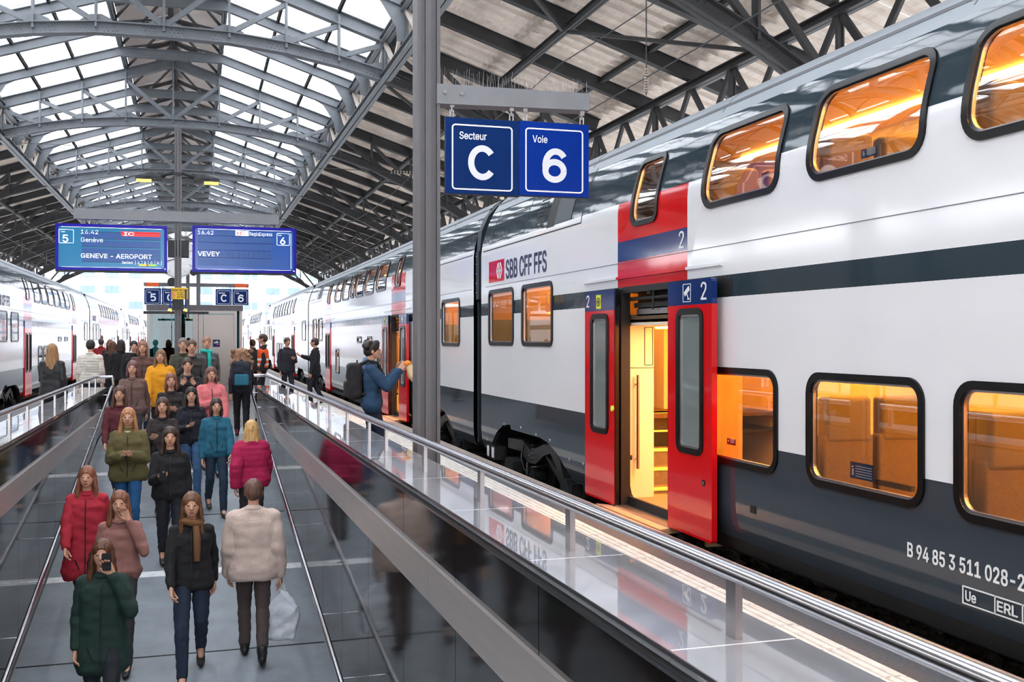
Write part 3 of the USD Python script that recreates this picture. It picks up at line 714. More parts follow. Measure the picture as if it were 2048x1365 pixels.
# interiors of the two near cars ------------------------------------------------------------
def interior(root, Y, lo, ends, doors):
    """lo = (y0, y1) of the two-deck middle; ends = stretches over the bogies with one mid-level floor"""
    a, c = Y(lo[0]), Y(lo[1])
    obj('wall_lining', MB().box((1.22, min(a, *(Y(e[0]) for e in ends)), -.1), (1.26, max(c, *(Y(e[1]) for e in ends)), 3.7)), 'warm_wall', root)
    obj('deck_floor', MB().box((-1.33, a, 1.93), (1.25, c, 1.98)), 'warm_dark', root)
    obj('saloon_ceiling', MB().box((-1.0, a, 3.86), (1.0, c, 3.89)), 'warm_white', root)
    obj('saloon_ceiling', MB().box((-1.32, a, 1.87), (1.25, c, 1.90)), 'warm_white', root)
    obj('saloon_floor', MB().box((-1.33, a, .0), (1.25, c, .03)), 'warm_dark', root)
    obj('floor_sill', MB().box((-1.358, a, .0), (-1.33, c, .12)).box((-1.33, a, -.02), (1.3, c, -.005)), 'black', root)
    for x in (-.55, .55):
        obj('ceiling_light', MB().box((x - .05, a + .3, 3.84), (x + .05, c - .3, 3.858)), 'interior_lamp', root)
        obj('ceiling_light', MB().box((x - .05, a + .3, 1.848), (x + .05, c - .3, 1.868)), 'interior_lamp', root)
    for e in ends:
        ea, ec = Y(e[0]), Y(e[1])
        obj('end_floor', MB().box((-1.33, ea, .80), (1.25, ec, .84)), 'warm_dark', root)
        obj('end_ceiling', MB().box((-1.33, ea, 2.96), (1.25, ec, 3.0)), 'warm_white', root)
        obj('ceiling_light', MB().box((-.2, ea + .2, 2.93), (-.1, ec - .2, 2.955)), 'interior_lamp', root)
        obj('end_lining', MB().box((-1.3, ec - .05, 2.02), (1.2, ec, 2.95)), 'warm_wall', root); obj('end_lining', MB().box((-1.3, ec - .05, .84), (1.2, ec, 2.02)), 'panel_green', root)
        obj('end_cabinet', MB().box((.1, ea + .9, .68), (1.2, ea + 1.6, 2.5)), 'warm_white', root)
    for d in doors:
        obj('vestibule_floor', MB().box((-1.33, Y(d) - .9, .0), (1.25, Y(d) + 1.3, .035)), 'vest_floor', root)
        obj('vestibule_end', MB().box((-.1, Y(d) - .72, .0), (1.25, Y(d) - .68, 1.9)), 'warm_white', root)
interior(right1, Y1, (-4.9, 12.0 - .85), [(11.2, 15.3)], [D1])
interior(right2, Y2, (20.8, 35.1), [(16.0, 20.75), (35.2, 40.6)], [D2])
for root, Y, d in ((right1, Y1, D1), (right2, Y2, D2)):
    yb = Y(d)
    obj('partition', MB().poly(rrect(-1.20, .0, -.89, 1.95, .02, 3), 'y', yb + 1.02, yb + 1.07), 'warm_white', root)
    obj('partition_joint', MB().box((-1.2, yb + 1.015, 1.42), (-.89, yb + 1.02, 1.426)).poly(ring(-1.0, 1.45, -.90, 1.86, .006, .006), 'y', yb + 1.016, yb + 1.02), 'dark_metal', root)
    obj('grab_bar', MB().tube([(-1.10, yb + .96, .35), (-1.10, yb + .96, 1.35)], .018, 14).tube([(-1.10, yb + .96, .45), (-1.10, yb + 1.02, .45)], .012, 8).tube([(-1.10, yb + .96, 1.25), (-1.10, yb + 1.02, 1.25)], .012, 8), 'steel', root, 30)
    obj('door_mechanism', MB().box((-1.338, yb + .64, .0), (-1.33, yb + 1.04, 2.1)).box((-1.33, yb + .86, .0), (-1.27, yb + 1.04, 2.1)).tube([(-1.33, yb + .75, .5), (-1.27, yb + .73, .5)], .025, 8).tube([(-1.29, yb + .84, .1), (-1.29, yb + .84, 1.9)], .012, 8), 'black', root)
    for k in range(5):
        z = .10 + .185 * k; y = yb + 1.2 + .25 * k
        obj('step', MB().box((-.88, y, z - .19), (.25, yb + 2.5, z)), 'riser', root)
        obj('step_nosing', MB().box((-.88, y - .012, z - .03), (.25, y + .03, z + .004)), 'nosing', root)
    obj('stair_side', MB().box((-.93, yb + 1.07, -.05), (-.89, yb + 2.3, 1.9)), 'warm_white', root)
    obj('bulkhead', MB().box((-.9, yb + 3.6, .84), (.6, yb + 3.64, 2.9)), 'warm_dark', root)
    obj('grab_rail', MB().tube([(-.62, yb + 2.5, 1.9), (-.62, yb + 2.42, 1.75), (-.64, yb + 2.35, 1.5), (-.66, yb + 2.3, 1.2), (-.66, yb + 2.3, .85)], .022, 10), 'grab_yellow', root, 40)
    obj('partition', MB().box((-1.3, yb - .98, -.1), (-.95, yb - .94, 1.87)), 'warm_wall', root)
    obj('glass_screen_post', MB().tube([(-.85, yb - 1.9, -.1), (-.92, yb - 1.85, .9), (-.98, yb - 1.8, 1.86)], .022, 10), 'grab_yellow', root, 40)
    obj('vestibule_lamp', MB().box((-1.0, yb - .4, 1.852), (-.3, yb + .4, 1.866)), 'vestibule_lamp', root)
# panels, doors and posters seen through the lower windows
obj('orange_panel', MB().box((1.16, Y1(4.9), .6), (1.2, Y1(5.2), 1.75)).box((1.16, Y1(5.35), .6), (1.2, Y1(5.5), 1.75)), 'orange_seat', r)
obj('yellow_panel', MB().box((1.16, Y1(6.0), .2), (1.21, Y1(7.4), 1.8)), 'warm_wall', r)
obj('exit_notice', MB().box((-.2, Y1(6.62), 1.28), (-.19, Y1(6.42), 1.42)), 'button_green', r)
def sticker(y, z, w=.2, h=.09, dz=0):
    t = obj('window_sticker', MB().box((-1.379 + dz, Y1(y), z), (-1.376 + dz, Y1(y - w), z + h)), 'sign_navy', r)
    b = MB()
    for k in range(5): b.box((-1.381 + dz, Y1(y - .06), z + .015 + k * h / 6.5), (-1.379 + dz, Y1(y - w + .015), z + .02 + k * h / 6.5))
    b.tube([(-1.38 + dz, Y1(y - .03), z + h * .72), (-1.381 + dz, Y1(y - .03), z + h * .72 + .002)], .009, 8).box((-1.381 + dz, Y1(y - .022), z + .02), (-1.379 + dz, Y1(y - .038), z + h * .6))
    obj('sticker_print', b, 'letter_white', t)
sticker(6.05, .80, .25, .11); sticker(7.75, .86, .14, .05); sticker(5.93, 2.93, .17, .06)
def seat(name, label, x, y, z, rz, cl, group, src=None):
    if src is not None: return dup(src, (x, y, z), rz, label, group, name)
    t = thing(name, label, 'seat', (x, y, z), rz, group)
    H = lambda pts: Manifold.hull_points(np.array(pts, float))
    def rb(a, c, rr=.03):
        pts = []
        for sx in (a[0] + rr, c[0] - rr):
            for sy in (a[1] + rr, c[1] - rr):
                for sz in (a[2] + rr, c[2] - rr):
                    pts.append(np.array(trimesh.creation.icosphere(1, rr).vertices) + (sx, sy, sz))
        return H(np.vstack(pts))
    obj('cushion', rb((-.22, -.25, .36), (.22, .25, .48)), cl, t, 40)
    bk = rb((-.22, .2, .42), (.22, .31, 1.0)); obj('backrest', bk, cl, t, 40)
    obj('headrest', rb((-.2, .19, .93), (.2, .33, 1.28), .04), 'headrest_leather', t, 40)
    obj('pedestal', MB().box((-.15, -.15, 0), (.15, .2, .36)), 'dark_metal', t)
    obj('armrest', MB().box((-.25, -.2, .62), (-.215, .24, .66)), 'dark_metal', t)
    return t
s0 = None
nm_ = {0: 'nearest', 1: 'second', 2: 'third'}
spots = []
for deck, z, ws in (('lower', .03, [(7.55, 'left of the three lower windows'), (5.9, 'middle lower window'), (4.38, 'right lower window')]), ('upper', 1.98, [(7.52, 'left wide upper window'), (5.9, 'middle upper window'), (4.3, 'right upper window cut by the picture edge')])):
    for yw, wn in ws:
        if deck == 'lower' and yw == 7.55: continue
        for dy, rz, face in ((.52, 0, 'facing the camera'), (-.60, 180, 'facing away')):
            for x, col in ((4.62, 'window'), (5.10, 'aisle')):
                spots.append((x, yw + dy, z, rz, f'brown {col} seat {face} behind the {wn}', f'{deck} deck seats'))
spots.append((5.02, 12.35, .84, 0, 'brown seat at the top of the stairs inside the nearest open door', None))
for i_, (x, y, z, rz, lb, gp) in enumerate(spots):
    s = seat('passenger_chair', lb, x, y, z, rz, 'seat_cloth', gp, s0)
    if s0 is None: s0 = s

# left train: the same kind of car, doors shut, turned to face the platform
def left_car(src, y, label): return dup(src, (-6.1, y, 0), 180, label)
left_car(right3, 52.0 - 12.43, 'nearest double-deck car of the left train, logo at the frame edge')
lred, _ = far_car('second car of the left train with a dark red panel under its windows', 77.2, x0=-6.1, rz=180, red='far_red', logo=True)
b = zslice(halfskin(.003, -.01, -5.9, 8.0), 2.27, 3.0)
obj('red_panel', skinmesh(b), 'far_red', lred)
left_car(right3, 102.4 - 12.43, 'third car of the left train, far behind the black-coated crowd')
left_car(right3, 127.6 - 12.43, 'farthest car of the left train, beyond the glass lift')
for yy in (40.9, 66.05, 91.2):
    t = thing('gangway', {40.9: 'black gangway between the second and third right cars', 66.05: 'black gangway between the third and fourth right cars', 91.2: 'black gangway before the farthest right car'}[yy], 'gangway', (5.61, yy, 0))
    obj('bellows', MB().box((-1.2, -.13, .1), (1.2, .13, 3.8)), 'black', t)
for yy in (52.17, 77.37, 102.57):
    t = thing('gangway', {52.17: 'black gangway behind the nearest left car', 77.37: 'black gangway behind the red-panelled left car', 102.57: 'black gangway before the farthest left car'}[yy], 'gangway', (-6.1, yy, 0))
    obj('bellows', MB().box((-1.2, -.13, .1), (1.2, .13, 3.8)), 'black', t)
# ------------------------------------------------------------------ platform masts, signs and departure boards
EX, EZ = (1, 0, 0), (0, 0, 1)
def shaft(t, x, y, z1, w, m='column_grey', name='shaft'):
    b = MB()
    h = w / 2
    b.box((x - h, y - h, 0), (x - h * .72, y + h, z1)).box((x + h * .72, y - h, 0), (x + h, y + h, z1))
    b.box((x - h * .72, y - h * .55, 0), (x + h * .72, y + h * .55, z1)).box((x - h * .25, y - h * .8, 0), (x + h * .25, y + h * .8, z1))
    return obj(name, b, m, t, off=(x, y, 0))
def glyph(ch, x, z, ya, yb):
    """heavy grotesque C, 5 or 6, about 0.31 m tall, drawn as stroked curves"""
    from shapely.geometry import LineString
    from shapely.ops import unary_union
    arc = lambda cx, cz, rx, rz_, a0, a1: [(cx + rx * math.cos(math.radians(a)), cz + rz_ * math.sin(math.radians(a))) for a in np.linspace(a0, a1, 40)]
    st = lambda p: LineString(p).buffer(.0285, cap_style=2, join_style=1)
    if ch == 'C': g = st(arc(0, .155, .103, .127, 38, 322))
    elif ch == '6': g = unary_union([st(arc(.0, .105, .088, .080, 0, 360)), st(arc(.012, .15, .10, .132, 38, 200))])
    else: g = unary_union([st([(.098, .282), (-.055, .282)]), st([(-.052, .31), (-.075, .135)]), st(arc(-.0, .108, .09, .082, 142, -145))])
    import shapely.affinity as sa
    b = MB()
    for q in getattr(g, 'geoms', [g]): b.poly(sa.translate(q, x, z), 'y', ya, yb)
    return b
def hung_sign(name, label, group, cat, small, big, x, y, z, s=.655, m='sign_blue', zt=3.84):
    """enamel square with a rounded white outline, small word above a large character, hung on two shackles"""
    t = thing(name, label, cat, (x, y, z), 0, group)
    h = s / 2
    obj('panel', MB().box((-h, -.02, 0), (h, .03, s)), m, t)
    obj('edge', MB().box((-h - .006, -.012, -.006), (h + .006, .036, .0)).box((-h - .006, -.012, s), (h + .006, .036, s + .005)), 'dark_metal', t)
    obj('outline', MB().poly(ring(-h + .055, .035, h - .055, s - .055, .035, .014), 'y', -.023, -.019), 'sign_white', t)
    wd = {'Secteur': .25, 'Voie': .142}[small]
    obj('word', text(small, (-h + .125, -.0195, s - .185), EX, EZ, .062, wd, bold=True), 'sign_white', t)
    obj('character', glyph(big, -h + .205 + .13, s * .19, -.023, -.0195), 'sign_white', t)
    sh = MB()
    for sx in (-h + .06, h - .06):
        zz = zt - z
        sh.box((sx - .02, -.012, zz - .055), (sx + .02, .022, zz)).tube([(sx - .016, .005, s), (sx - .016, .005, s + .07), (sx + .016, .005, s + .07), (sx + .016, .005, s)], .006, 6).box((sx - .007, 0, s + .05), (sx + .007, .01, zz - .03))
    obj('shackle', sh, 'satin_steel', t)
    return t
def spikes(b, x0, x1, y, z, n, seed):
    q = random.Random(seed)
    for k in range(n):
        x = x0 + (x1 - x0) * (k + q.random()) / n
        b.tube([(x, y, z), (x + q.uniform(-.012, .012), y + q.uniform(-.02, .02), z + q.uniform(.1, .16))], .0012, 4, False)
PX, PY = 1.96, 9.03
t = thing('platform_post', 'tall grey steel post standing on the platform beside the nearest blue signs', 'post', (PX, PY, 0))
shaft(t, PX, PY, 8.0, .205)
t = thing('sign_beam', 'grey sign arm with bird spikes bolted to the nearest tall post', 'sign beam', (PX, PY, 0))
b = MB().poly([(2.03, 3.80), (3.46, 3.83), (3.46, 3.985), (2.03, 3.975)], 'y', PY - .12, PY + .06)
obj('beam', b, 'beam_grey', t, off=(PX, PY, 0))
obj('bolt', MB().tube([(2.10, PY - .135, 3.905), (2.10, PY - .12, 3.905)], .017, 12).tube([(2.25, PY - .135, 3.9), (2.25, PY - .12, 3.9)], .017, 12), 'steel', t, 30, off=(PX, PY, 0))
b = MB(); spikes(b, 2.06, 3.45, PY - .08, 3.98, 44, 3); spikes(b, 2.06, 3.45, PY, 3.98, 30, 4)
obj('bird_spike', b, 'satin_steel', t, off=(PX, PY, 0), kind='stuff')
hung_sign('sector_sign', 'blue sector C sign hanging nearest, beside the tall post', None, 'sign', 'Secteur', 'C', 2.447, 8.95, 3.02, .672)
hung_sign('track_sign', 'bright blue track 6 sign hanging nearest, in front of the right train', None, 'sign', 'Voie', '6', 3.125, 8.95, 3.03, .668, 'sign_blue_bright')
# mast with the two departure boards
BX, BY = -.375, 25.2
t = thing('board_mast', 'grey mast carrying the two departure boards, with floodlights near its top', 'mast', (BX, BY, 0))
shaft(t, BX, BY, 6.6, .15)
b = MB().box((-2.6, BY - .1, 4.42), (1.9, BY + .06, 4.66))
obj('cross_beam', b, 'beam_grey', t, off=(BX, BY, 0))
hb = MB()
for x in (-2.4, -1.0, .35, 1.6): hb.box((x - .05, BY - .04, 4.28), (x + .05, BY + .04, 4.44))
obj('hanger', hb, 'beam_grey', t, off=(BX, BY, 0))
b = MB(); spikes(b, -3.3, -2.6, BY, 4.34, 30, 5); spikes(b, 1.8, 2.4, BY, 4.36, 30, 6)
obj('bird_spike', b, 'dark_metal', t, off=(BX, BY, 0), kind='stuff')
obj('speaker_box', MB().box((BX - .22, BY - .05, 3.62), (BX + .24, BY + .28, 4.0)), 'dark_metal', t, off=(BX, BY, 0))
obj('cross_arm', MB().box((BX - .75, BY - .03, 2.30), (BX + .68, BY + .03, 2.36)).box((BX - .12, BY - .12, 2.4), (BX + .12, BY + .1, 2.9)), 'dark_metal', t, off=(BX, BY, 0))
for s_ in (-1, 1):
    x = BX + s_ * .17
    obj('side_plate', MB().box((x - .015, BY - .2, 2.42), (x + .015, BY + .15, 2.86)), 'sign_blue_bright', t, off=(BX, BY, 0))
    obj('spot_lamp', MB().tube([(x - .01, BY - .12, 2.36), (x, BY - .12, 2.42)], [.05, .03], 12), 'lamp_glow', t, off=(BX, BY, 0))
    q = trimesh.creation.icosphere(3, 1.0); q.apply_scale((.30, .17, .13)); q = trimesh.intersections.slice_mesh_plane(q, (0, 0, 1), (0, 0, -.01), cap=False)
    hd = MB().mesh(q.apply_translation((BX + s_ * .62, BY - .05, 5.42))).tube([(BX + s_ * .3, BY - .05, 5.5), (BX + s_ * .44, BY - .05, 5.48)], .075, 14).tube([(BX + s_ * .08, BY, 5.56), (BX + s_ * .36, BY - .04, 5.48)], .04, 10)
    hd.box((BX + s_ * .34, BY - .2, 5.36), (BX + s_ * .92, BY + .1, 5.41))
    obj('floodlight', hd, 'dark_metal', t, 40, off=(BX, BY, 0))
    obj('floodlight_glass', MB().box((BX + s_ * .58, BY - .18, 5.325), (BX + s_ * .9, BY + .08, 5.36)), 'lamp_glow', t, off=(BX, BY, 0))
obj('collar', MB().box((BX - .1, BY - .1, 5.5), (BX + .1, BY + .1, 5.56)), 'dark_metal', t, off=(BX, BY, 0))
# board with screen, printed lines and rows of flaps
def board(label, x0, x1, z0, z1, scr):
    t = thing('departure_board', label, 'departure board', ((x0 + x1) / 2, BY, z0))
    o = ((x0 + x1) / 2, BY, z0); f = BY - .14
    O = lambda n, m_, mm, p=t: obj(n, m_, mm, p, off=o)
    ca = O('case', MB().poly(ring(x0, z0, x1, z1, .02, .065), 'y', f - .03, f + .02).box((x0 + .02, f + .0, z0 + .02), (x1 - .02, f + .3, z1 - .02)), 'case_blue')
    O('screen', MB().box((x0 + .06, f - .006, z0 + .06), (x1 - .06, f + .0, z1 - .06)), scr)
    O('tube_light', MB().box((x0 + .12, f - .012, z1 - .078), (x1 - .12, f - .006, z1 - .066)).box((x0 + .12, f - .012, z0 + .066), (x1 - .12, f - .006, z0 + .074)), 'screen_white')
    O('underside', MB().box((x0, f - .02, z0 - .03), (x1, f + .3, z0 + .005)), 'dark_metal')
    return t, O, f - .008
W_ = EX
t, O, f = board('left blue departure board of track 5 hanging from the mast', -2.97, -.61, 3.265, 4.30, 'screen_teal')
rows = MB()
for z in (3.46, 3.62, 3.80, 3.98): rows.box((-2.42, f - .001, z), (-.75, f + .002, z + .14))
O('flap_row', rows, 'screen_row')
fl_ = MB()
for z in (3.455, 3.61, 3.79, 3.97, 4.125): fl_.box((-2.42, f - .003, z), (-.75, f, z + .008))
O('row_gap', fl_, 'ink_blue')
O('track_frame', MB().poly(ring(-2.90, 3.86, -2.59, 4.17, .02, .012), 'y', f - .003, f), 'screen_white')
O('track_number', trimesh.util.concatenate([text('5', (-2.82, f, 3.89), EX, EZ, .155, .12, bold=True), text('Voie', (-2.85, f, 4.10), EX, EZ, .032, .08)]), 'screen_white')
O('departure_text', trimesh.util.concatenate([text('16.42', (-2.44, f, 4.08), EX, EZ, .088, .36), text('Genève', (-2.44, f, 3.90), EX, EZ, .098, .46), text('GENEVE - AEROPORT', (-2.44, f, 3.545), EX, EZ, .095, 1.50, bold=True), text('Secteur  |  A  |  B  |  C  |  D  |', (-1.58, f, 3.43), EX, EZ, .052, .85, bold=True)]), 'screen_white')
O('service_field', MB().poly([(-1.58, 4.05), (-.76, 4.05), (-.76, 4.155), (-1.62, 4.155)], 'y', f - .003, f), 'screen_red')
O('service_text', text('IC', (-1.54, f - .003, 4.065), EX, EZ, .075, .22, bold=True), 'screen_white')
O('train_sectors', MB().box((-1.22, f - .003, 3.385), (-1.06, f, 3.42)), 'lcd_yellow')
O('train_sectors', MB().box((-1.01, f - .003, 3.385), (-.84, f, 3.42)), 'lcd_green')
O('restaurant_mark', MB().box((-1.06, f - .003, 3.385), (-1.01, f, 3.42)), 'screen_red')
O('corner_cross', MB().box((-.67, f - .04, 3.315), (-.635, f - .03, 3.325)).box((-.657, f - .04, 3.303), (-.648, f - .03, 3.337)), 'screen_white')
t, O, f = board('right blue departure board of track 6 hanging from the mast', -.06, 2.29, 3.27, 4.34, 'screen_blue')
rows = MB()
for z in (3.62, 3.80, 3.97): rows.box((.06, f - .001, z), (.88, f + .002, z + .13)).box((.90, f - .001, z), (1.74, f + .002, z + .13))
rows.box((.06, f - .001, 3.42), (.88, f + .002, 3.59)).box((.90, f - .001, 3.42), (1.74, f + .002, 3.59)).box((.5, f - .001, 4.13), (.88, f + .002, 4.24))
O('flap_row', rows, 'screen_row')
fl_ = MB()
for z in (3.605, 3.78, 3.955, 4.115): fl_.box((.06, f - .003, z), (1.74, f, z + .009))
for k in range(9): fl_.box((.74 + .115 * k, f - .003, 3.62), (.748 + .115 * k, f, 3.75))
O('row_gap', fl_, 'ink_blue')
O('service_field', MB().box((.90, f - .003, 4.13), (1.20, f, 4.25)), 'screen_white')
O('service_letters', text('RE', (.935, f - .003, 4.15), EX, EZ, .075, .135), 'screen_red')
O('departure_text', trimesh.util.concatenate([text('16.42', (.06, f, 4.14), EX, EZ, .09, .35), text('RegioExpress', (1.22, f, 4.14), EX, EZ, .085, .52), text('VEVEY', (.06, f, 3.645), EX, EZ, .1, .49, bold=True)]), 'screen_white')
O('track_frame', MB().poly(ring(1.84, 3.93, 2.14, 4.22, .02, .012), 'y', f - .003, f), 'screen_white')
O('track_number', trimesh.util.concatenate([text('6', (1.92, f, 3.96), EX, EZ, .155, .12, bold=True), text('Voie', (1.87, f, 4.155), EX, EZ, .032, .08)]), 'screen_white')
O('side_light', MB().box((2.165, f - .004, 3.38), (2.175, f, 4.22)), 'screen_white')
O('corner_cross', MB().box((2.22, f - .04, 3.32), (2.255, f - .03, 3.33)).box((2.233, f - .04, 3.308), (2.242, f - .03, 3.342)), 'screen_white')
# yellow warning plate
t = thing('warning_sign', 'yellow high-voltage warning plate on the mast under the boards', 'sign', (BX, BY - .12, 2.62))
o = (BX, BY - .12, 2.62); f = BY - .135
obj('plate', MB().poly(rrect(-.545, 2.635, -.15, 2.905, .015), 'y', f, f + .012), 'yellow', t, off=o)
obj('lettering', trimesh.util.concatenate([text('Danger de mort', (-.535, f, 2.83), EX, EZ, .042, .375, bold=True)] + [text(s_, (-.395, f, 2.78 - .052 * k), EX, EZ, .03, w_, bold=True) for k, (s_, w_) in enumerate((('ne pas', .13), ('monter', .14), ('aux fils', .14)))]), 'ink', t, off=o)
obj('flash', MB().poly([(-.47, 2.81), (-.50, 2.735), (-.45, 2.745), (-.485, 2.66), (-.50, 2.69), (-.505, 2.65), (-.46, 2.655), (-.47, 2.665), (-.42, 2.765), (-.465, 2.755), (-.45, 2.81)], 'y', f - .003, f), 'red_gloss', t, off=o)
# far mast: four small signs, station clock
FX, FY = .13, 44.5
t = thing('sign_mast', 'slim dark mast behind the boards with an orange-tipped cross arm', 'mast', (FX, FY, 0))
o = (FX, FY, 0)
obj('shaft', MB().box((.05, FY - .08, 0), (.21, FY + .08, 6.)), 'column_grey', t, off=o)
obj('shaft', MB().box((-.36, FY + 1.4, 0), (-.22, FY + 1.54, 6.)), 'column_grey', t, off=o)
obj('cross_arm', MB().box((-1.98, FY - .05, 3.85), (2.13, FY + .05, 3.99)), 'column_grey', t, off=o)
obj('orange_tip', MB().box((-1.9, FY - .055, 3.845), (-1.4, FY + .055, 3.995)), 'orange_tape', t, off=o)
obj('orange_tip', MB().box((1.57, FY - .055, 3.845), (2.07, FY + .055, 3.995)), 'orange_tape', t, off=o)
obj('loudspeaker', MB().tube([(-.88, FY - .2, 4.02), (-.88, FY + .1, 4.02)], [.19, .12], 20), 'dark_metal', t, off=o)
obj('loudspeaker', MB().tube([(-.06, FY - .2, 4.42), (-.06, FY + .1, 4.42)], [.14, .1], 20), 'dark_metal', t, off=o)
for x_, n_, c_, wd, lb in ((-1.64, 'track_sign', '5', 'Voie', 'small distant track 5 sign, leftmost above the glass lift'), (-.97, 'sector_sign', 'C', 'Secteur', 'small distant sector sign half hidden by the yellow plate'), (1.13, 'sector_sign', 'C', 'Secteur', 'small distant sector C sign above the right side of the lift'), (1.80, 'track_sign', '6', 'Voie', 'small distant track 6 sign, rightmost above the glass lift')):
    hung_sign(n_, lb, None, 'sign', wd, c_, x_, FY - .02, 3.12, .64, 'sign_navy', 3.86)
t = thing('station_clock', 'round white station clock half hidden behind the boards and mast', 'clock', (-.70, FY - .15, 5.0))
o = (0, 0, 0)
obj('case', MB().tube([(0, .06, 0), (0, -.02, 0)], .80, 48), 'satin_steel', t, 30)
obj('dial', MB().tube([(0, -.01, 0), (0, -.03, 0)], .75, 48), 'clock_white', t, 30)
b = MB()
for k in range(60):
    a = k * math.pi / 30; r0 = .56 if k % 5 == 0 else .66
    b.bar((r0 * math.sin(a), -.034, r0 * math.cos(a)), (.72 * math.sin(a), -.034, .72 * math.cos(a)), .006, .05 if k % 5 == 0 else .018, (0, 1, 0))
obj('minute_marks', b, 'ink', t)
obj('hands', MB().bar((0, -.04, 0), (.48 * math.sin(4.36), -.04, .48 * math.cos(4.36)), .008, .06, (0, 1, 0)).bar((0, -.045, 0), (.68 * math.sin(4.4), -.045, .68 * math.cos(4.4)), .008, .04, (0, 1, 0)), 'ink', t)
obj('bracket', MB().box((.05, .0, -.9), (.11, .1, .9)), 'column_grey', t)
# glass lift
LY = 30.0
t = thing('lift', 'glass passenger lift with a steel door on the platform behind the crowd', 'lift', (0, LY, 0))
o = (0, LY, 0)
O = lambda n, m_, mm, **k: obj(n, m_, mm, t, off=o, **k)
O('fascia', MB().box((-1.27, LY - .06, 2.50), (1.28, LY + 2.4, 2.66)), 'column_grey')
for x, y in ((-1.22, LY), (-.02, LY), (1.22, LY), (-1.22, LY + 2.3), (1.22, LY + 2.3)):
    O('frame_post', MB().box((x - .035, y - .035, 0), (x + .035, y + .035, 2.5)), 'lift_steel')
O('glass_panel', MB().box((-1.19, LY - .01, .05), (-.62, LY + .005, 2.5)), 'lift_glass')
O('glass_panel', MB().box((-.60, LY - .01, .05), (-.06, LY + .005, 2.5)), 'lift_glass')
O('glass_panel', MB().box((1.12, LY - .01, .05), (1.2, LY + .005, 2.5)), 'lift_glass')
for y in (LY + .05, LY + 1.2):
    O('glass_panel', MB().box((-1.225, y, .05), (-1.21, y + 1.1, 2.5)), 'lift_glass'); O('glass_panel', MB().box((1.21, y, .05), (1.225, y + 1.1, 2.5)), 'lift_glass')
O('glass_panel', MB().box((-1.19, LY + 2.3, .05), (1.19, LY + 2.31, 2.5)), 'lift_glass')
O('door_surround', MB().box((.0, LY - .06, 0), (.08, LY + .04, 2.5)).box((1.04, LY - .06, 0), (1.12, LY + .04, 2.5)).box((.08, LY - .06, 2.42), (1.04, LY + .04, 2.5)), 'lift_steel')
O('door_panel', MB().box((.09, LY - .01, 0.01), (.215, LY + .02, 2.40)), 'lift_steel')
O('door_panel', MB().box((.225, LY - .03, 0.01), (1.03, LY + .0, 2.40)), 'lift_steel')
O('door_sign', MB().poly(rrect(.47, 1.50, .66, 1.70, .012), 'y', LY - .036, LY - .03), 'sign_navy')
O('door_sign_print', MB().box((.50, LY - .04, 1.60), (.63, LY - .036, 1.62)).box((.56, LY - .04, 1.635), (.61, LY - .036, 1.66)), 'letter_white')
O('door_sign_arrow', MB().box((.51, LY - .04, 1.63), (.55, LY - .036, 1.655)).box((.58, LY - .04, 1.55), (.63, LY - .036, 1.575)), 'red_gloss')
O('cab', MB().box((-.95, LY + .5, .05), (-.25, LY + .55, 2.1)).box((-.95, LY + .5, 2.1), (.9, LY + 1.8, 2.15)).box((-.95, LY + 1.8, .05), (.9, LY + 1.85, 2.1)), 'lift_glass')
O('guide_rail', MB().box((-.9, LY + 1.0, .0), (-.82, LY + 1.1, 2.5)).box((-.35, LY + 1.0, 0), (-.3, LY + 1.06, 2.5)).box((-1.0, LY + .4, 2.02), (-.3, LY + .46, 2.08)), 'dark_metal')
O('cab_rail', MB().tube([(-.9, LY + .45, .95), (-.3, LY + .45, .95)], .02, 8), 'steel')
O('cab_lamp', MB().box((-.62, LY + .6, 2.07), (-.5, LY + .8, 2.095)), 'lamp_glow')
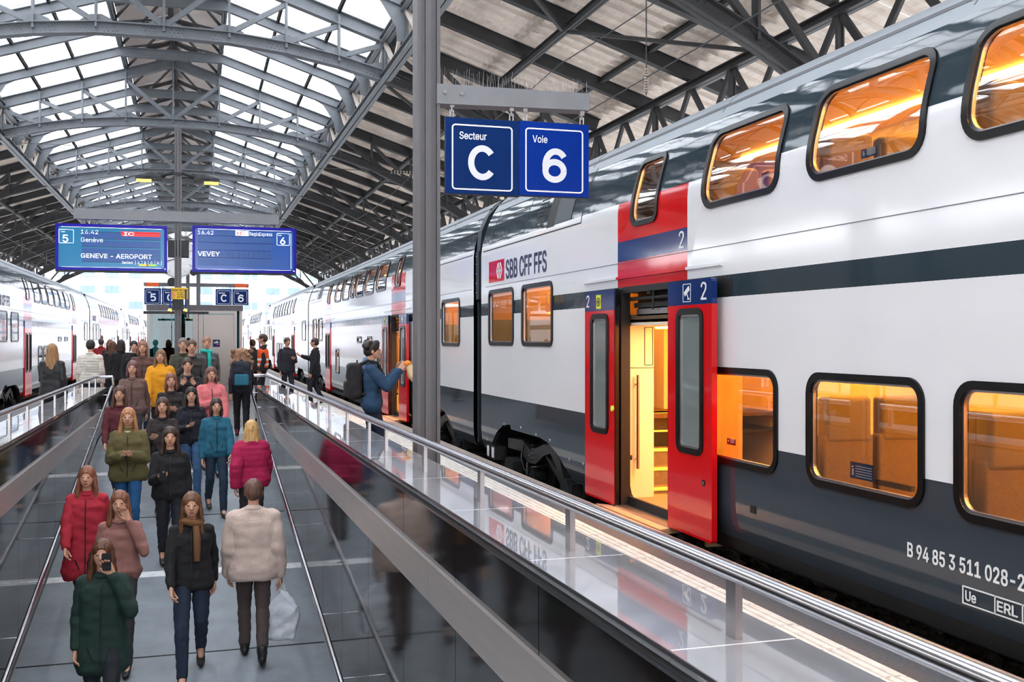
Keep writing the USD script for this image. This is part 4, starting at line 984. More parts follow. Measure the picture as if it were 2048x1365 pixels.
# ------------------------------------------------------------------ hall roof
CX, SL, RZ = -.65, .327, 10.52                      # ridge line, slope, ridge height
def rz(x): return RZ - SL * abs(x - CX)
HG, HE, HO = 4.85, 10.15, 13.4                      # skylight girder, eaves girder, outer edge (from the ridge)
TR = [3.78 + 10.07 * k for k in range(-1, 9)]
YA, YB = TR[0], TR[-1] + .3
ARC = [(0, 8.42), (1.38, 8.40), (2.62, 8.28), (3.8, 8.07), (4.85, 7.80), (6.2, 7.38), (7.5, 6.78), (8.7, 6.20), (10.15, 5.35)]
def truss(y, label):
    t = thing('roof_truss', label, 'roof truss', (CX, y, 0), 0, None)
    xs = [s * a for a, _ in ARC for s in ((1,) if a == 0 else (1, -1))]
    zb = {s * a: z for a, z in ARC for s in (1, -1)}
    zt = lambda x: RZ - SL * abs(x) - .05
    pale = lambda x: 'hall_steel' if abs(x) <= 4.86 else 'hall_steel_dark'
    inn = [p for p in ARC if p[0] <= 4.86]
    def chord(side, pts, hw, m, nm):
        b = MB()
        P = [(side * a, 0, z) for a, z in pts]
        for p, q in zip(P[:-1], P[1:]): b.ibar(p, q, .26, .26, .022)
        obj(nm, b, m, t)
    for s in (1, -1):
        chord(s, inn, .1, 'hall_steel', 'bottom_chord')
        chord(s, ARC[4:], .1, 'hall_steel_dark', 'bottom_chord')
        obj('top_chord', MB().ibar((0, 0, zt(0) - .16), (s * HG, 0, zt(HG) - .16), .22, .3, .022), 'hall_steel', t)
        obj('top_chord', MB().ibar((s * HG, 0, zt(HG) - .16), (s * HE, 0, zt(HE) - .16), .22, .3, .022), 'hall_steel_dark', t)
    for x in xs:
        if abs(x) > 10: continue
        obj('upright', MB().bar((x, -.045, zb[x]), (x, -.045, zt(x) - .1), .05, .10).bar((x, .045, zb[x]), (x, .045, zt(x) - .1), .05, .10), pale(x), t)
    A = [a for a, _ in ARC]
    for s in (1, -1):
        for a, c in zip(A[:-1], A[1:]):
            if a < 4.8:  p, q = (s * a, 0, zb[a] + .12), (s * c, 0, zt(c) - .34)
            else:        p, q = (s * c, 0, zb[c] + .12), (s * a, 0, zt(a) - .34)
            obj('diagonal', MB().bar(p, q, .10, .105), pale(s * (a + c) / 2), t)
        for a in A[:-1]:
            z = zb[a]
            k = (zb[A[A.index(a) + 1]] - z) / (A[A.index(a) + 1] - a)
            pl = [(-.38, .10), (.38, .10), (.30, .20), (.12, .30), (-.12, .30), (-.30, .20)]
            if a == 0 and s < 0: continue
            obj('gusset', MB().poly([(s * (a + u), z + v + s * k * u * s - .01) for u, v in pl], 'y', -.016, .016), pale(a), t)
    # rivet heads on the chord plates
    v0 = np.array([[0, -1, 0], [1, 0, 0], [0, 0, 1], [-1, 0, 0], [0, 0, -1]], float) * (.017, .014, .017)
    f0 = np.array([[0, 1, 2], [0, 2, 3], [0, 3, 4], [0, 4, 1]])
    for nm, cond, mt in (('rivet', lambda a: a <= 4.86, 'hall_steel'), ('rivet', lambda a: a > 4.86, 'hall_steel_dark')):
        b = MB()
        for a in A:
            if not cond(a) or a > 10: continue
            i = A.index(a); k = (zb[A[i + 1]] - zb[a]) / (A[i + 1] - a)
            for s in (1, -1):
                for u in np.arange(-.42, .43, .085):
                    for w in (-.07, .0, .07):
                        if abs(u) < .1: continue
                        b.add(v0 + (s * (a + u + (.04 if w == 0 else 0)), -.013, zb[a] + k * u + w), f0)
                for u in np.arange(.5, 1.3, .12):
                    b.add(v0 + (s * (a + u), -.12, zb[a] + k * u - .12 + .015), f0)
        obj(nm, b, mt, t, kind='stuff')
    return t
names = ['roof truss directly overhead behind the picture top', 'nearest roof truss in view, its dark foot above the train at top right', 'large pale arched roof truss crossing the very top left', 'second pale arched roof truss below the topmost one', 'third pale roof truss, just above the floodlights', 'fourth pale roof truss, level with the floodlights', 'fifth roof truss, just above the departure board beam', 'sixth roof truss behind the departure boards', 'seventh roof truss seen low behind the boards', 'farthest roof truss framing the daylight at the hall end']
T0 = truss(TR[3], names[3])
tr_list = [T0 if i == 3 else dup(T0, (CX, y, 0), 0, names[i]) for i, y in enumerate(TR)]

roof = thing('ceiling', 'pitched station hall roof with glazed centre strip and boarded sides', None, kind='structure')
# rafters between the trusses (skylight part pale with curved knees, boarded part dark), purlins
def knee(s, y):
    pts = [(HG - .75, rz(CX + HG - .75) - .40)]
    c = (HG - .55, rz(CX + HG) - .75)
    return pts
for s in (1, -1):
    for i in range(len(TR) - 1):
        for j in range(4):
            y = TR[i] + 10.07 * j / 4
            if j == 0: continue
            h1 = rz(CX + HG)
            b = MB().ibar((CX + s * 1.38, y, rz(CX + 1.38) - .18), (CX + s * HG, y, h1 - .18), .14, .24, .018)
            k = [(HG - .95, rz(CX + HG - .95) - .28), (HG - .05, h1 - .3), (HG - .05, h1 - 1.0), (HG - .18, h1 - 1.0), (HG - .20, h1 - .72), (HG - .32, h1 - .52), (HG - .52, rz(CX + HG - .52) - .37)]
            b.poly([(CX + s * u, z) for u, z in k], 'y', y - .012, y + .012)
            obj('skylight_rafter', b, 'hall_steel', roof)
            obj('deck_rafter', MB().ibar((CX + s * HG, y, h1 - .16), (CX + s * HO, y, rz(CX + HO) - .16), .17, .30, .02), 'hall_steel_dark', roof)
    for a, dz, m, w, h in ((1.38, .10, 'hall_steel', .12, .2), (2.62, .0, 'hall_steel_dark', .07, .09), (3.8, 0., 'hall_steel_dark', .07, .09), (7.5, -.30, 'hall_steel_dark', .12, .16), (9.2, -.05, 'hall_steel_dark', .1, .12)):
        obj('purlin', MB().ibar((CX + s * a, YA, rz(CX + a) + dz - .05), (CX + s * a, YB, rz(CX + a) + dz - .05), w, h, .016), m, roof)
    # wind braces under the boards
    for i in range(1, len(TR) - 1):
        y = TR[i]
        obj('wind_brace', MB().bar((CX + s * 4.95, y + 2.5, rz(CX + 4.95) - .4), (CX + s * 7.4, y + 5.0, rz(CX + 7.4) - .42), .07, .07).bar((CX + s * 7.5, y + 5.0, rz(CX + 7.5) - .42), (CX + s * 10., y + 2.5, rz(CX + 10) - .42), .07, .07), 'hall_steel_dark', roof)
# glazing: single panes between rafters and purlins
for s in (1, -1):
    for i in range(len(TR) - 1):
        for j in range(4):
            ya, yb = TR[i] + 10.07 * j / 4 + .03, TR[i] + 10.07 * (j + 1) / 4 - .03
            for a, c in ((1.42, 2.59), (2.65, 3.77), (3.83, 4.86)):
                za, zc = rz(CX + a) + .03, rz(CX + c) + .03
                xa, xc = CX + s * a, CX + s * c
                v = [[xa, ya, za], [xc, ya, zc], [xc, yb, zc], [xa, yb, za], [xa, ya, za + .012], [xc, ya, zc + .012], [xc, yb, zc + .012], [xa, yb, za + .012]]
                obj('skylight_pane', MB().add(v, BOXF if s > 0 else BOXF[:, ::-1]), 'roof_glass', roof)
# thin glazing ribs lying on the glass
gl = MB()
for s in (1, -1):
    for y in np.arange(YA, YB, .63):
        gl.bar((CX + s * 1.42, y, rz(CX + 1.42) + .055), (CX + s * 4.86, y, rz(CX + 4.86) + .055), .018, .03)
obj('glazing_bars', gl, 'beam_grey', roof, kind='stuff')
# ties, struts and braces across the ridge opening
for i in range(len(TR) - 1):
    for j in range(4):
        y = TR[i] + 10.07 * j / 4; zz = rz(CX + 1.4)
        if j: obj('ridge_tie', MB().ibar((CX - 1.38, y, zz - .18), (CX + 1.38, y, zz - .18), .16, .26, .02), 'hall_steel', roof)
        obj('ridge_frame', MB().bar((CX - 1.36, y, zz + .40), (CX, y, RZ + .42), .07, .12).bar((CX, y, RZ + .42), (CX + 1.36, y, zz + .40), .07, .12).bar((CX, y, zz - .05), (CX, y, RZ + .4), .07, .07), 'hall_steel_dark', roof)
        for s in (1, -1): obj('ridge_brace', MB().bar((CX + s * 1.36, y + .1, zz - .05), (CX, y + 2.4, RZ + .38), .05, .06).bar((CX, y + .1, RZ + .38), (CX + s * 1.36, y + 2.4, zz - .05), .05, .06), 'hall_steel_dark', roof)
obj('ridge_beam', MB().ibar((CX, YA, RZ + .40), (CX, YB, RZ + .40), .12, .2, .02), 'hall_steel_dark', roof)
# raised boarded ridge with side strips
RU = .55
for s in (1, -1):
    for i in range(len(TR) - 1):
        for j in range(4):
            ya, yb = TR[i] + 10.07 * j / 4, TR[i] + 10.07 * (j + 1) / 4 - .02
            xa, xc = CX, CX + s * 1.40
            za, zc = RZ + RU, rz(CX + 1.4) + RU
            v = [[xa, ya, za], [xc, ya, zc], [xc, yb, zc], [xa, yb, za], [xa, ya, za + .03], [xc, ya, zc + .03], [xc, yb, zc + .03], [xa, yb, za + .03]]
            obj('ridge_panel', MB().add(v, BOXF if s > 0 else BOXF[:, ::-1]), 'ridge_board', roof)
    lo_ = MB()
    for k in range(3): lo_.box((CX + s * 1.40, YA, rz(CX + 1.4) + .14 + .14 * k), (CX + s * 1.43, YB, rz(CX + 1.4) + .23 + .14 * k))
    obj('ridge_side', lo_, 'hall_steel_dark', roof)
# boards of the side roofs: single planks and battens where they can be told apart
def plank(s, a, ya, yb, w=.118):
    z0, z1 = rz(CX + a) + .02, rz(CX + a + w) + .02
    v = [[CX + s * a, ya, z0], [CX + s * (a + w), ya, z1], [CX + s * (a + w), yb, z1], [CX + s * a, yb, z0]]
    v = v + [[x, y, z + .022] for x, y, z in v]
    return np.array(v), (BOXF if s > 0 else BOXF[:, ::-1])
def batten(s, y):
    a, c = HG + .02, HO
    return MB().bar((CX + s * a, y, rz(CX + a) - .02), (CX + s * c, y, rz(CX + c) - .02), .05, .075)
NP = int((HO - HG) / .125)
for i in (1, 2, 3):
    for k in range(NP):
        v, f = plank(1, HG + .02 + k * .125, TR[i] + .01, TR[i + 1] - .01)
        obj('deck_plank', MB().add(v, f), 'deck_board', roof)
far_b = MB()
for s, i0 in ((1, 0), (1, 4), (1, 5), (1, 6), (1, 7), (1, 8)) + tuple((-1, i) for i in range(9)):
    for k in range(NP):
        v, f = plank(s, HG + .02 + k * .125, TR[i0], TR[i0 + 1]); far_b.add(v, f)
obj('deck_boarding', far_b, 'deck_board', roof, kind='stuff')
for y in np.arange(TR[1] + .2, TR[4] + .3, .42):
    obj('batten', batten(1, y), 'deck_board', roof)
far_b = MB()
for y in np.arange(TR[4] + .5, YB, .42): far_b.mesh(batten(1, y).get())
for y in np.arange(TR[2], YB, .42): far_b.mesh(batten(-1, y).get())
obj('batten_row', far_b, 'deck_board', roof, kind='stuff')
# the hall goes on behind the camera
for s in (1, -1):
    obj('deck_boarding', MB().bar((CX + s * HG, TR[0] - 25, rz(CX + HG) + .02), (CX + s * HO, TR[0] - 25, rz(CX + HO) + .02), 50, .03), 'deck_board', roof)
    g2, r2 = MB(), MB()
    for k in range(20):
        y = TR[0] - 2.5 * k
        g2.bar((CX + s * 1.42, y - 1.25, rz(CX + 1.42) + .03), (CX + s * 4.86, y - 1.25, rz(CX + 4.86) + .03), 2.44, .012)
        r2.ibar((CX + s * 1.38, y, rz(CX + 1.38) - .18), (CX + s * HO, y, rz(CX + HO) - .18), .17, .3, .02)
    obj('skylight_glazing', g2, 'roof_glass', roof, kind='stuff'); obj('rafter_row', r2, 'hall_steel', roof, kind='stuff')
    obj('ridge_boarding', MB().bar((CX, TR[0] - 25, RZ + RU), (CX + s * 1.4, TR[0] - 25, rz(CX + 1.4) + RU), 50, .03), 'ridge_board', roof)
# longitudinal lattice girders: two beside the skylight, two at the eaves
def girder(s, off, zl, zu, label, m, web, npost, depth=.22, inner=None):
    t = thing('lattice_girder', label, 'lattice girder', (CX + s * off, 0, 0))
    x = 0.
    B0, B1 = TR[1], YB
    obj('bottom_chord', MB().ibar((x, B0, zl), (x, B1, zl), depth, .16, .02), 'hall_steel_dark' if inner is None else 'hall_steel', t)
    obj('top_chord', MB().ibar((x, B0, zu), (x, B1, zu), depth, .16, .02), m, t)
    for i in range(1, len(TR)):
        for j in range(npost):
            y = TR[i] + 10.07 * j / npost
            if y > B1: continue
            obj('upright', MB().box((x - .06, y - .035, zl), (x - .035, y + .035, zu)).box((x + .035, y - .035, zl), (x + .06, y + .035, zu)).box((x - .035, y - .008, zl), (x + .035, y + .008, zu)), m, t)
            st = 10.07 / npost
            if y + st > B1: continue
            for k in range(web):
                ya, yb, ym = y + st * k / web, y + st * (k + 1) / web, y + st * (k + .5) / web
                obj('diagonal', MB().bar((x, ya + .04, zu - .05), (x, ym, zl + .06), .06, .12).bar((x, ym, zl + .06), (x, yb - .04, zu - .05), .06, .12), 'lattice_pale' if inner else m, t)
    return t
ORD = 'nearest first second third fourth fifth sixth seventh eighth ninth tenth'.split()
for s, nm in ((1, 'right'), (-1, 'left')):
    girder(s, HG, 7.74, rz(CX + HG) - .30, f'pale lattice girder along the {nm} edge of the roof glazing', 'hall_steel', 1, 4, .24, True)
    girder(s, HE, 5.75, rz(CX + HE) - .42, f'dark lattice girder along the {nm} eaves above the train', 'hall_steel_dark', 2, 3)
    b = MB()
    for i in range(1, len(TR) - 1):
        for j in range(4):
            for k in range(4):
                y = TR[i] + 10.07 * j / 4 + .35 + k * .45
                b.box((CX + s * (HG + .08), y, rz(CX + HG) - .34), (CX + s * (HG + .1), y + .28, rz(CX + HG) - .06))
    obj('gutter_plates', b, 'lattice_pale', roof)
    for i, y in enumerate(TR[1:], 1):
        where = f'{nm} wall'
        t = thing('hall_column', f'{ORD[i]} dark riveted column of the {where}, counted away from the camera', 'column', (CX + s * HE, y, 0), 0, f'columns of the {where}')
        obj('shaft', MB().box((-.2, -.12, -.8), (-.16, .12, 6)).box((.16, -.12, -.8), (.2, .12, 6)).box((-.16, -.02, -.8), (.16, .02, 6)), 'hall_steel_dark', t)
        obj('bracket', MB().poly([(-s * .1, 5.6), (-s * 1.2, 6.0), (-s * 1.2, 5.9), (-s * .35, 5.3), (-s * .1, 4.2)], 'y', -.03, .03), 'hall_steel_dark', t)
for s, nm in ((1, 'east'), (-1, 'west')):
    x = CX + s * (HO - .1)
    obj('wall_' + nm, MB().box((x, YA - 50, -1), (x + s * .2, YB, 5.2)), 'concrete', None, label=f'grey outer wall of the hall behind the {"right" if s > 0 else "left"} train', kind='structure')

# ------------------------------------------------------------------ overhead line
def wire(name, label, pts, r=.008, m='wire', group=None):
    obj(name, MB().tube(pts, r, 6), m, None, label=label, cat='overhead wire', group=group)
for x, nm in ((5.61, 'right'), (-6.1, 'left')):
    wire('contact_wire', f'straight contact wire above the {nm} train', [(x, 2, 5.13), (x, 100, 5.13)], .008)
    pts = []
    for k in range(0, 9):
        ya = 3.78 + 12 * k
        for u in np.linspace(0, 1, 9)[:-1]: pts.append((x, ya + 12 * u, 6.15 - .15 * 4 * u * (1 - u)))
    wire('messenger_wire', f'sagging messenger wire above the {nm} contact wire', pts, .008)
def insulator(name, label, p, q, n=7, r=.05):
    t = thing(name, label, 'insulator')
    p, q = np.array(p, float), np.array(q, float)
    obj('rod', MB().tube([p, q], .014, 8), 'dark_metal', t)
    b = MB()
    for k in range(n):
        c = p + (q - p) * (k + .5) / n; d = unit(q - p) * .012
        b.tube([c - d, c + d], r, 14)
    obj('shed', b, 'insulator', t, 30)
HYW, HZW = 29.0, 6.43
wire('span_wire', 'thin cross-span wire in front of the boarded right roof', [(1.6, HYW, HZW + .02), (9.3, HYW, HZW - .02)], .01)
insulator('insulator', 'ribbed insulator on the cross-span wire left of the tall post', (5.25, HYW, HZW), (5.95, HYW, HZW - .01), 8, .055)
wire('span_wire', 'second thin cross-span wire over the left train', [(-9.8, HYW + 14, 6.6), (9.3, HYW + 14, 6.55)], .01)
insulator('insulator', 'dark insulator on the hanger above the sector C sign', (4.2, 19.5, 5.55), (4.2, 19.5, 5.95), 8, .045)
wire('hanger_wire', 'thin hanger wire running down behind the sector C sign', [(4.2, 19.5, 5.95), (4.2, 19.5, 8.7)], .008)
insulator('insulator', 'dark insulator on the hanger above the nearest train roof', (5.61, 12.42, 4.93), (5.61, 12.42, 5.25), 9, .03)
wire('hanger_wire', 'thin hanger wire running down to the nearest train roof', [(5.61, 12.42, 4.9), (5.61, 12.42, 8.3)], .008)
wire('span_wire', 'faint wire crossing the roof glazing near the second truss', [(-9.5, 36.5, 8.0), (8.5, 36.5, 8.05)], .008)

# ------------------------------------------------------------------ town beyond the hall
gnd = obj('ground', MB().box((-400, 134, -1.3), (400, 900, -1.1)), 'concrete', None, label='pale open ground of the rail yard beyond the platforms', kind='structure')
def block(label, x0, x1, y, h, rows, cols, wz, m, wm, z0=3., ww=.6):
    t = thing('apartment_block', label, 'building', ((x0 + x1) / 2, y, -1.1))
    o = ((x0 + x1) / 2, y, -1.1)
    obj('wall', MB().box((x0, y, -1.1), (x1, y + 14, h)), m, t, off=o)
    for r_ in range(rows):
        z = z0 + wz * r_
        obj('floor_band', MB().box((x0, y - .25, z - .9), (x1, y, z - .55)), 'tower_band', t, off=o)
        for c in range(cols):
            if (r_ * 7 + c * 3) % 5 == 4: continue
            xw = x0 + (x1 - x0) * (c + .5) / cols; hw = (x1 - x0) / cols * ww / 2
            obj('window', MB().box((xw - hw, y - .12, z), (xw + hw, y + .05, z + 1.5)).box((xw - .05, y - .16, z), (xw + .05, y - .1, z + 1.5)), wm, t, off=o)
    obj('roof_slab', MB().box((x0 - .4, y - .5, h), (x1 + .4, y + 14.4, h + .5)), m, t, off=o)
block('long white apartment block seen beyond the hall end', -42, 37, 230, 26, 7, 17, 3.2, 'tower_white', 'far_window', 1.5)
block('cream house with green windows seen through the last right truss', 41, 66, 250, 30, 7, 6, 3.6, 'house_cream', 'far_window_green', 4., .4)
block('pale office block at the left end of the hall opening', -84, -46, 240, 27, 7, 9, 3.4, 'tower_band', 'far_window', 2.)
t = thing('yard_shed', 'low grey-roofed yard building beyond the lift', 'building', (-8, 150, -1.1))
obj('wall', MB().box((-14, 0, 0), (14, 6, 5.2)), 'tower_white', t); obj('roof', MB().poly([(-15, 5.2), (15, 5.2), (15, 6.2), (-15, 6.2)], 'y', -1, 7), 'mast_grey', t)
for i, (x, y, h, lb) in enumerate(((-14.5, 128, 13, 'tall pale line mast seen left of the lift'), (-4.2, 112, 10.5, 'pale line mast rising above the lift roof'), (7.5, 150, 13, 'pale line mast right of the small track 6 sign'), (-17.5, 165, 14, 'thin far line mast by the left train roof'))):
    t = thing('line_mast', lb, 'mast', (x, y, -1))
    obj('pole', MB().tube([(0, 0, 0), (0, 0, h)], .13, 10), 'mast_grey', t)
    obj('arm', MB().bar((0, 0, h - 2.2), (3, 0, h - 1.9), .07, .07).bar((0, 0, h - .6), (3, 0, h - 1.9), .05, .05).bar((-2.5, 0, h - 3.4), (0, 0, h - 3.4), .06, .06), 'mast_grey', t)
    obj('insulator_rod', MB().tube([(2.6, 0, h - 2.6), (2.6, 0, h - 1.9)], .06, 8), 'insulator', t)
for y, z, lb in ((118, 7.6, 'near lattice line portal spanning the tracks beyond the hall'), (140, 10.5, 'far lattice line portal above the lift roof')):
    t = thing('line_portal', lb, 'portal', (0, y, 0))
    b = MB().bar((-26, 0, z), (24, 0, z), .12, .12).bar((-26, 0, z + .8), (24, 0, z + .8), .12, .12)
    for k in range(40):
        b.bar((-26 + 1.25 * k, 0, z), (-26 + 1.25 * (k + .5), 0, z + .8), .06, .06).bar((-26 + 1.25 * (k + .5), 0, z + .8), (-26 + 1.25 * (k + 1), 0, z), .06, .06)
    obj('lattice_beam', b, 'mast_grey', t)
    for x in (-26, 24): obj('leg', MB().box((x - .2, -.2, -1), (x + .2, .2, z + .8)), 'mast_grey', t)
# ------------------------------------------------------------------ people
ICO = np.array(trimesh.creation.icosphere(2, 1.0).vertices)
ICO1 = np.array(trimesh.creation.icosphere(1, 1.0).vertices)
def hull(*balls, lo=False):
    I = ICO1 if lo else ICO
    return Manifold.hull_points(np.vstack([I * (np.asarray(r) if np.ndim(r) else r) + np.asarray(p, float) for p, r in balls]).astype(np.float64))
def add(ms): return Manifold.batch_boolean(ms, m3.OpType.Add)
def smooth_mesh(m, ln, it=10):
    t = m.refine_to_length(ln).to_mesh()
    t = trimesh.Trimesh(t.vert_properties[:, :3], t.tri_verts, process=True)
    if it: trimesh.smoothing.filter_taubin(t, iterations=it)
    return t
def hair_mat(rgb):
    n_ = 'hair_%02x%02x%02x' % tuple(rgb)
    if n_ not in M: mat(n_, rgb, .45, var=.45, vscale=70., stretch=(1, 1, .1), bump=.5, bscale=110., bdist=.006)
    return n_
def hand(w, d, n, k):
    """palm, four unequal bent fingers and a thumb; w wrist, d direction of the hand, n side the fingers curl to"""
    d = unit(d); n = unit(n - d * np.dot(n, d)); b = np.cross(d, n)
    w = np.asarray(w, float); P = lambda a, c, e: w + (d * a + b * c + n * e) * k
    ms = [hull((P(.0, -.018, 0), .017 * k), (P(.0, .018, 0), .017 * k), (P(.08, -.03, .0), .014 * k), (P(.085, .028, 0), .014 * k), lo=True)]
    for c, ln in ((-.031, .062), (-.011, .074), (.010, .07), (.029, .054)):
        a, m_, e = P(.08, c, 0), P(.08 + ln * .5, c * 1.08, .012), P(.08 + ln * .8, c * 1.1, .04)
        ms += [hull((a, .0095 * k), (m_, .009 * k), lo=True), hull((m_, .009 * k), (e, .0078 * k), lo=True)]
    ms += [hull((P(.02, -.028, .006), .013 * k), (P(.055, -.055, .02), .0105 * k), lo=True), hull((P(.055, -.055, .02), .0105 * k), (P(.085, -.052, .038), .009 * k), lo=True)]
    return add(ms)
ARMS = {   # elbow and wrist relative to the shoulder (x outwards, y back, z up), palm side
    'down': ((.05, .02, -.29), (.06, -.06, -.55)), 'fwd': ((.05, -.10, -.27), (.03, -.24, -.49)), 'back': ((.05, .14, -.26), (.06, .14, -.52)),
    'phone_ear': ((.09, -.13, -.24), (-.06, -.15, .10)), 'hold': ((.05, -.06, -.28), (-.10, -.27, -.22)), 'strap': ((.09, -.05, -.27), (-.07, -.15, -.06)),
    'read': ((.05, -.09, -.27), (-.03, -.33, -.20)), 'eat': ((.05, -.20, -.22), (.0, -.37, .0)), 'pocket': ((.12, .06, -.27), (.0, -.06, -.46)), 'reach': ((.06, -.18, -.18), (.02, -.42, -.10)), 'bag': ((.05, .03, -.29), (.08, -.01, -.57))}
def person(label, x, y, heading, H, jacket, trousers, shoes, hair, style='short', skin='skin', stride=.22, arms=('down', 'down'), coat=.0, fem=False, lean=0., flare=0., z=None, group=None, fine=True, bulk=0., scarf=None, skirt=None, hood=None, stripes=None, quilt=False, lead=1, messy=False, zip_='dark_metal'):
    k = H / 1.75
    z0 = ramp_z(y) if z is None and XL < x < xr(y) else (z or 0.)
    t = thing('person', label, 'person', (x, y, z0), heading, group)
    sl = GR * math.cos(math.radians(heading)) if (z is None and y < Y0 and XL < x < xr(y)) else 0.
    K = lambda *p: np.array(p, float) * k
    sw = .150 if fem else .172                        # half shoulder width
    L_ = lambda zz: -lean * max(0, zz - .95)          # leaning forward (towards -y)
    S = lambda p: np.array([p[0], p[1] + L_(p[2]), p[2]])
    ln = .028 if fine else .05
    # legs
    legs = []
    for s in (-1, 1):
        f = s * lead
        ya = -stride * f; za = .085 + (.05 if f < 0 and stride > .1 else 0) + sl * ya / k
        hip, kn = K(s * .085, 0, .92), K(s * .088, ya * .45 - .045 - (.05 if f < 0 else .03) * (stride / .22), .5 + (.0 if f > 0 else .015) + sl * ya * .4)
        an = K(s * .085, ya + (.03 if f > 0 else .05), za)
        legs.append((s, hip, kn, an, f))
    hd = S(np.array([0, -.02, 1.635]) ); hc = hd * k
    sh = {s: S(np.array([s * sw, .01, 1.385])) * k for s in (-1, 1)}
    el, wr = {}, {}
    for s, a in zip((-1, 1), arms):
        e, w = ARMS[a]
        el[s] = sh[s] + np.array([s * e[0], e[1], e[2]]) * k; wr[s] = sh[s] + np.array([s * w[0], w[1], w[2]]) * k
    ch, wa, pe = S(np.array([0, .0, 1.30])) * k, S(np.array([0, .0, 1.08])) * k, K(0, 0, .95)
    X = lambda p, dx, dy=0, dz=0: p + np.array([dx, dy, dz]) * k
    bx = .088 if fem else .108
    core = [hull((X(ch, -bx), .085 * k), (X(ch, bx), .085 * k), (X(wa, -.085), .08 * k), (X(wa, .085), .08 * k)), hull((X(ch, -bx, .01, .05), .06 * k), (X(ch, bx, .01, .05), .06 * k), (S(np.array([0, .015, 1.46])) * k, .05 * k)),
            hull((X(wa, -.085), .08 * k), (X(wa, .085), .08 * k), (X(pe, -.085), .09 * k), (X(pe, .085), .09 * k)), hull((S(np.array([0, .015, 1.45])) * k, .055 * k), (hc + K(0, .02, -.05), .05 * k))]
    limb = [hull((sh[s], .05 * k), (el[s], .038 * k)) for s in (-1, 1)] + [hull((el[s], .038 * k), (wr[s], .026 * k)) for s in (-1, 1)]
    lower = []
    for s, hip, kn, an, f in legs: lower += [hull((hip, .075 * k), (kn, .045 * k)), hull((kn, .045 * k), (an, .034 * k)), hull((an, .034 * k), (an + K(0, -.1, -.05), .028 * k))]
    # head: skull, jaw, brow, nose, ears
    head = [hull((hc + K(0, .012, .025), K(.076, .094, .092)), (hc + K(0, -.045, -.065), K(.045, .04, .045)), (hc + K(0, -.02, -.03), K(.066, .07, .07))),
            hull((hc + K(0, -.088, .018), .010 * k), (hc + K(0, -.112, -.022), .013 * k), (hc + K(-.012, -.094, -.027), .009 * k), (hc + K(.012, -.094, -.027), .009 * k), lo=True)]
    head += [hull((hc + K(s * .078, .012, -.005), K(.012, .024, .034))) for s in (-1, 1)]
    b = smooth_mesh(add(core + limb + lower), ln, 8)
    hs = smooth_mesh(add(head), .012 if fine else .03, 3)
    hands = [hand(wr[s], (wr[s] - el[s]), (np.array([-s * .9, -.1, 0.2]) if a in ('down', 'fwd', 'back', 'bag') else np.array([-s * .3, -.5, .6])), k) for s, a in zip((-1, 1), arms)]
    body = add([man(b), man(hs)] + hands)
    bd = obj('body', meshkit.arrays(trimesh.Trimesh(body.to_mesh().vert_properties[:, :3], body.to_mesh().tri_verts, process=True), True), skin, t)
    for s in (-1, 1):
        obj('eye', trimesh.creation.icosphere(1, 1).apply_scale(np.array((.011, .007, .006)) * k).apply_translation(hc + K(s * .031, -.088, .006)), 'eye_dark', bd)
    obj('mouth', trimesh.creation.icosphere(1, 1).apply_scale(np.array((.023, .008, .007)) * k).apply_translation(hc + K(0, -.092, -.062)), 'lip', bd)
    # jacket
    g = (.012 + bulk * .8) * k
    hem = .90 - coat
    hx = .10 + flare
    tor = [hull((X(ch, -bx), .085 * k + g), (X(ch, bx), .085 * k + g), (X(wa, -.085), .08 * k + g), (X(wa, .085), .08 * k + g)), hull((X(ch, -bx, .01, .05), .058 * k + g), (X(ch, bx, .01, .05), .058 * k + g), (S(np.array([0, .015, 1.45])) * k, .052 * k + g * .5)),
           hull((X(wa, -.085), .08 * k + g), (X(wa, .085), .08 * k + g), (K(-hx, 0, hem + .05), .105 * k + g), (K(hx, 0, hem + .05), .105 * k + g))]
    slv = []
    for s in (-1, 1):
        w2 = el[s] + (wr[s] - el[s]) * .9
        slv += [hull((sh[s], .052 * k + g * .7), (el[s], .045 * k + g * .8)), hull((el[s], .045 * k + g * .8), (w2, .034 * k + g * .6))]
    jm = add(tor + slv)
    jm = jm.trim_by_plane((0, 0, 1), (hem - .05) * k)
    j = smooth_mesh(jm, ln, 8)
    p = np.array(j.vertices); q = p * 9 / k
    d = (meshkit.noise(q * (1, 1, 2.2), 3) - .5) * .022 * k
    if quilt: d += .010 * k * np.abs(np.sin(p[:, 2] * math.pi / (.075 * k)))
    j.vertices = p + np.array(j.vertex_normals) * d[:, None]
    jk = obj('jacket', j, cloth(jacket), t, True)
    if zip_ and fine:
        pv = np.array(j.vertices); path = []
        for zz in np.linspace(hem + .02, 1.40, 16):
            m_ = (abs(pv[:, 0]) < .035 * k) & (abs(pv[:, 2] - zz * k) < .035 * k)
            if m_.any(): path.append((0, pv[m_, 1].min() - .001, zz * k))
        if len(path) > 3: obj('zip', MB().tube(path, .0065 * k, 6), zip_, jk, True)
        for s in (-1, 1):
            zz = hem + .14; m_ = (abs(pv[:, 0] - s * .085 * k) < .04 * k) & (abs(pv[:, 2] - zz * k) < .05 * k) & (pv[:, 1] < 0)
            if m_.any(): yy = pv[m_, 1].min() + .004; obj('pocket_edge', MB().bar((s * .06 * k, yy - .006, (zz - .05) * k), (s * .11 * k, yy + .012, (zz + .06) * k), .012, .01), zip_, jk)
    obj('collar', MB().tube([(S(np.array([.075 * math.cos(a), .015 + .07 * math.sin(a), 1.465 + .02 * math.sin(a)])) * k) for a in np.linspace(0, 2 * math.pi, 17)], .02 * k, 8, False), cloth(hood or jacket), jk, True)
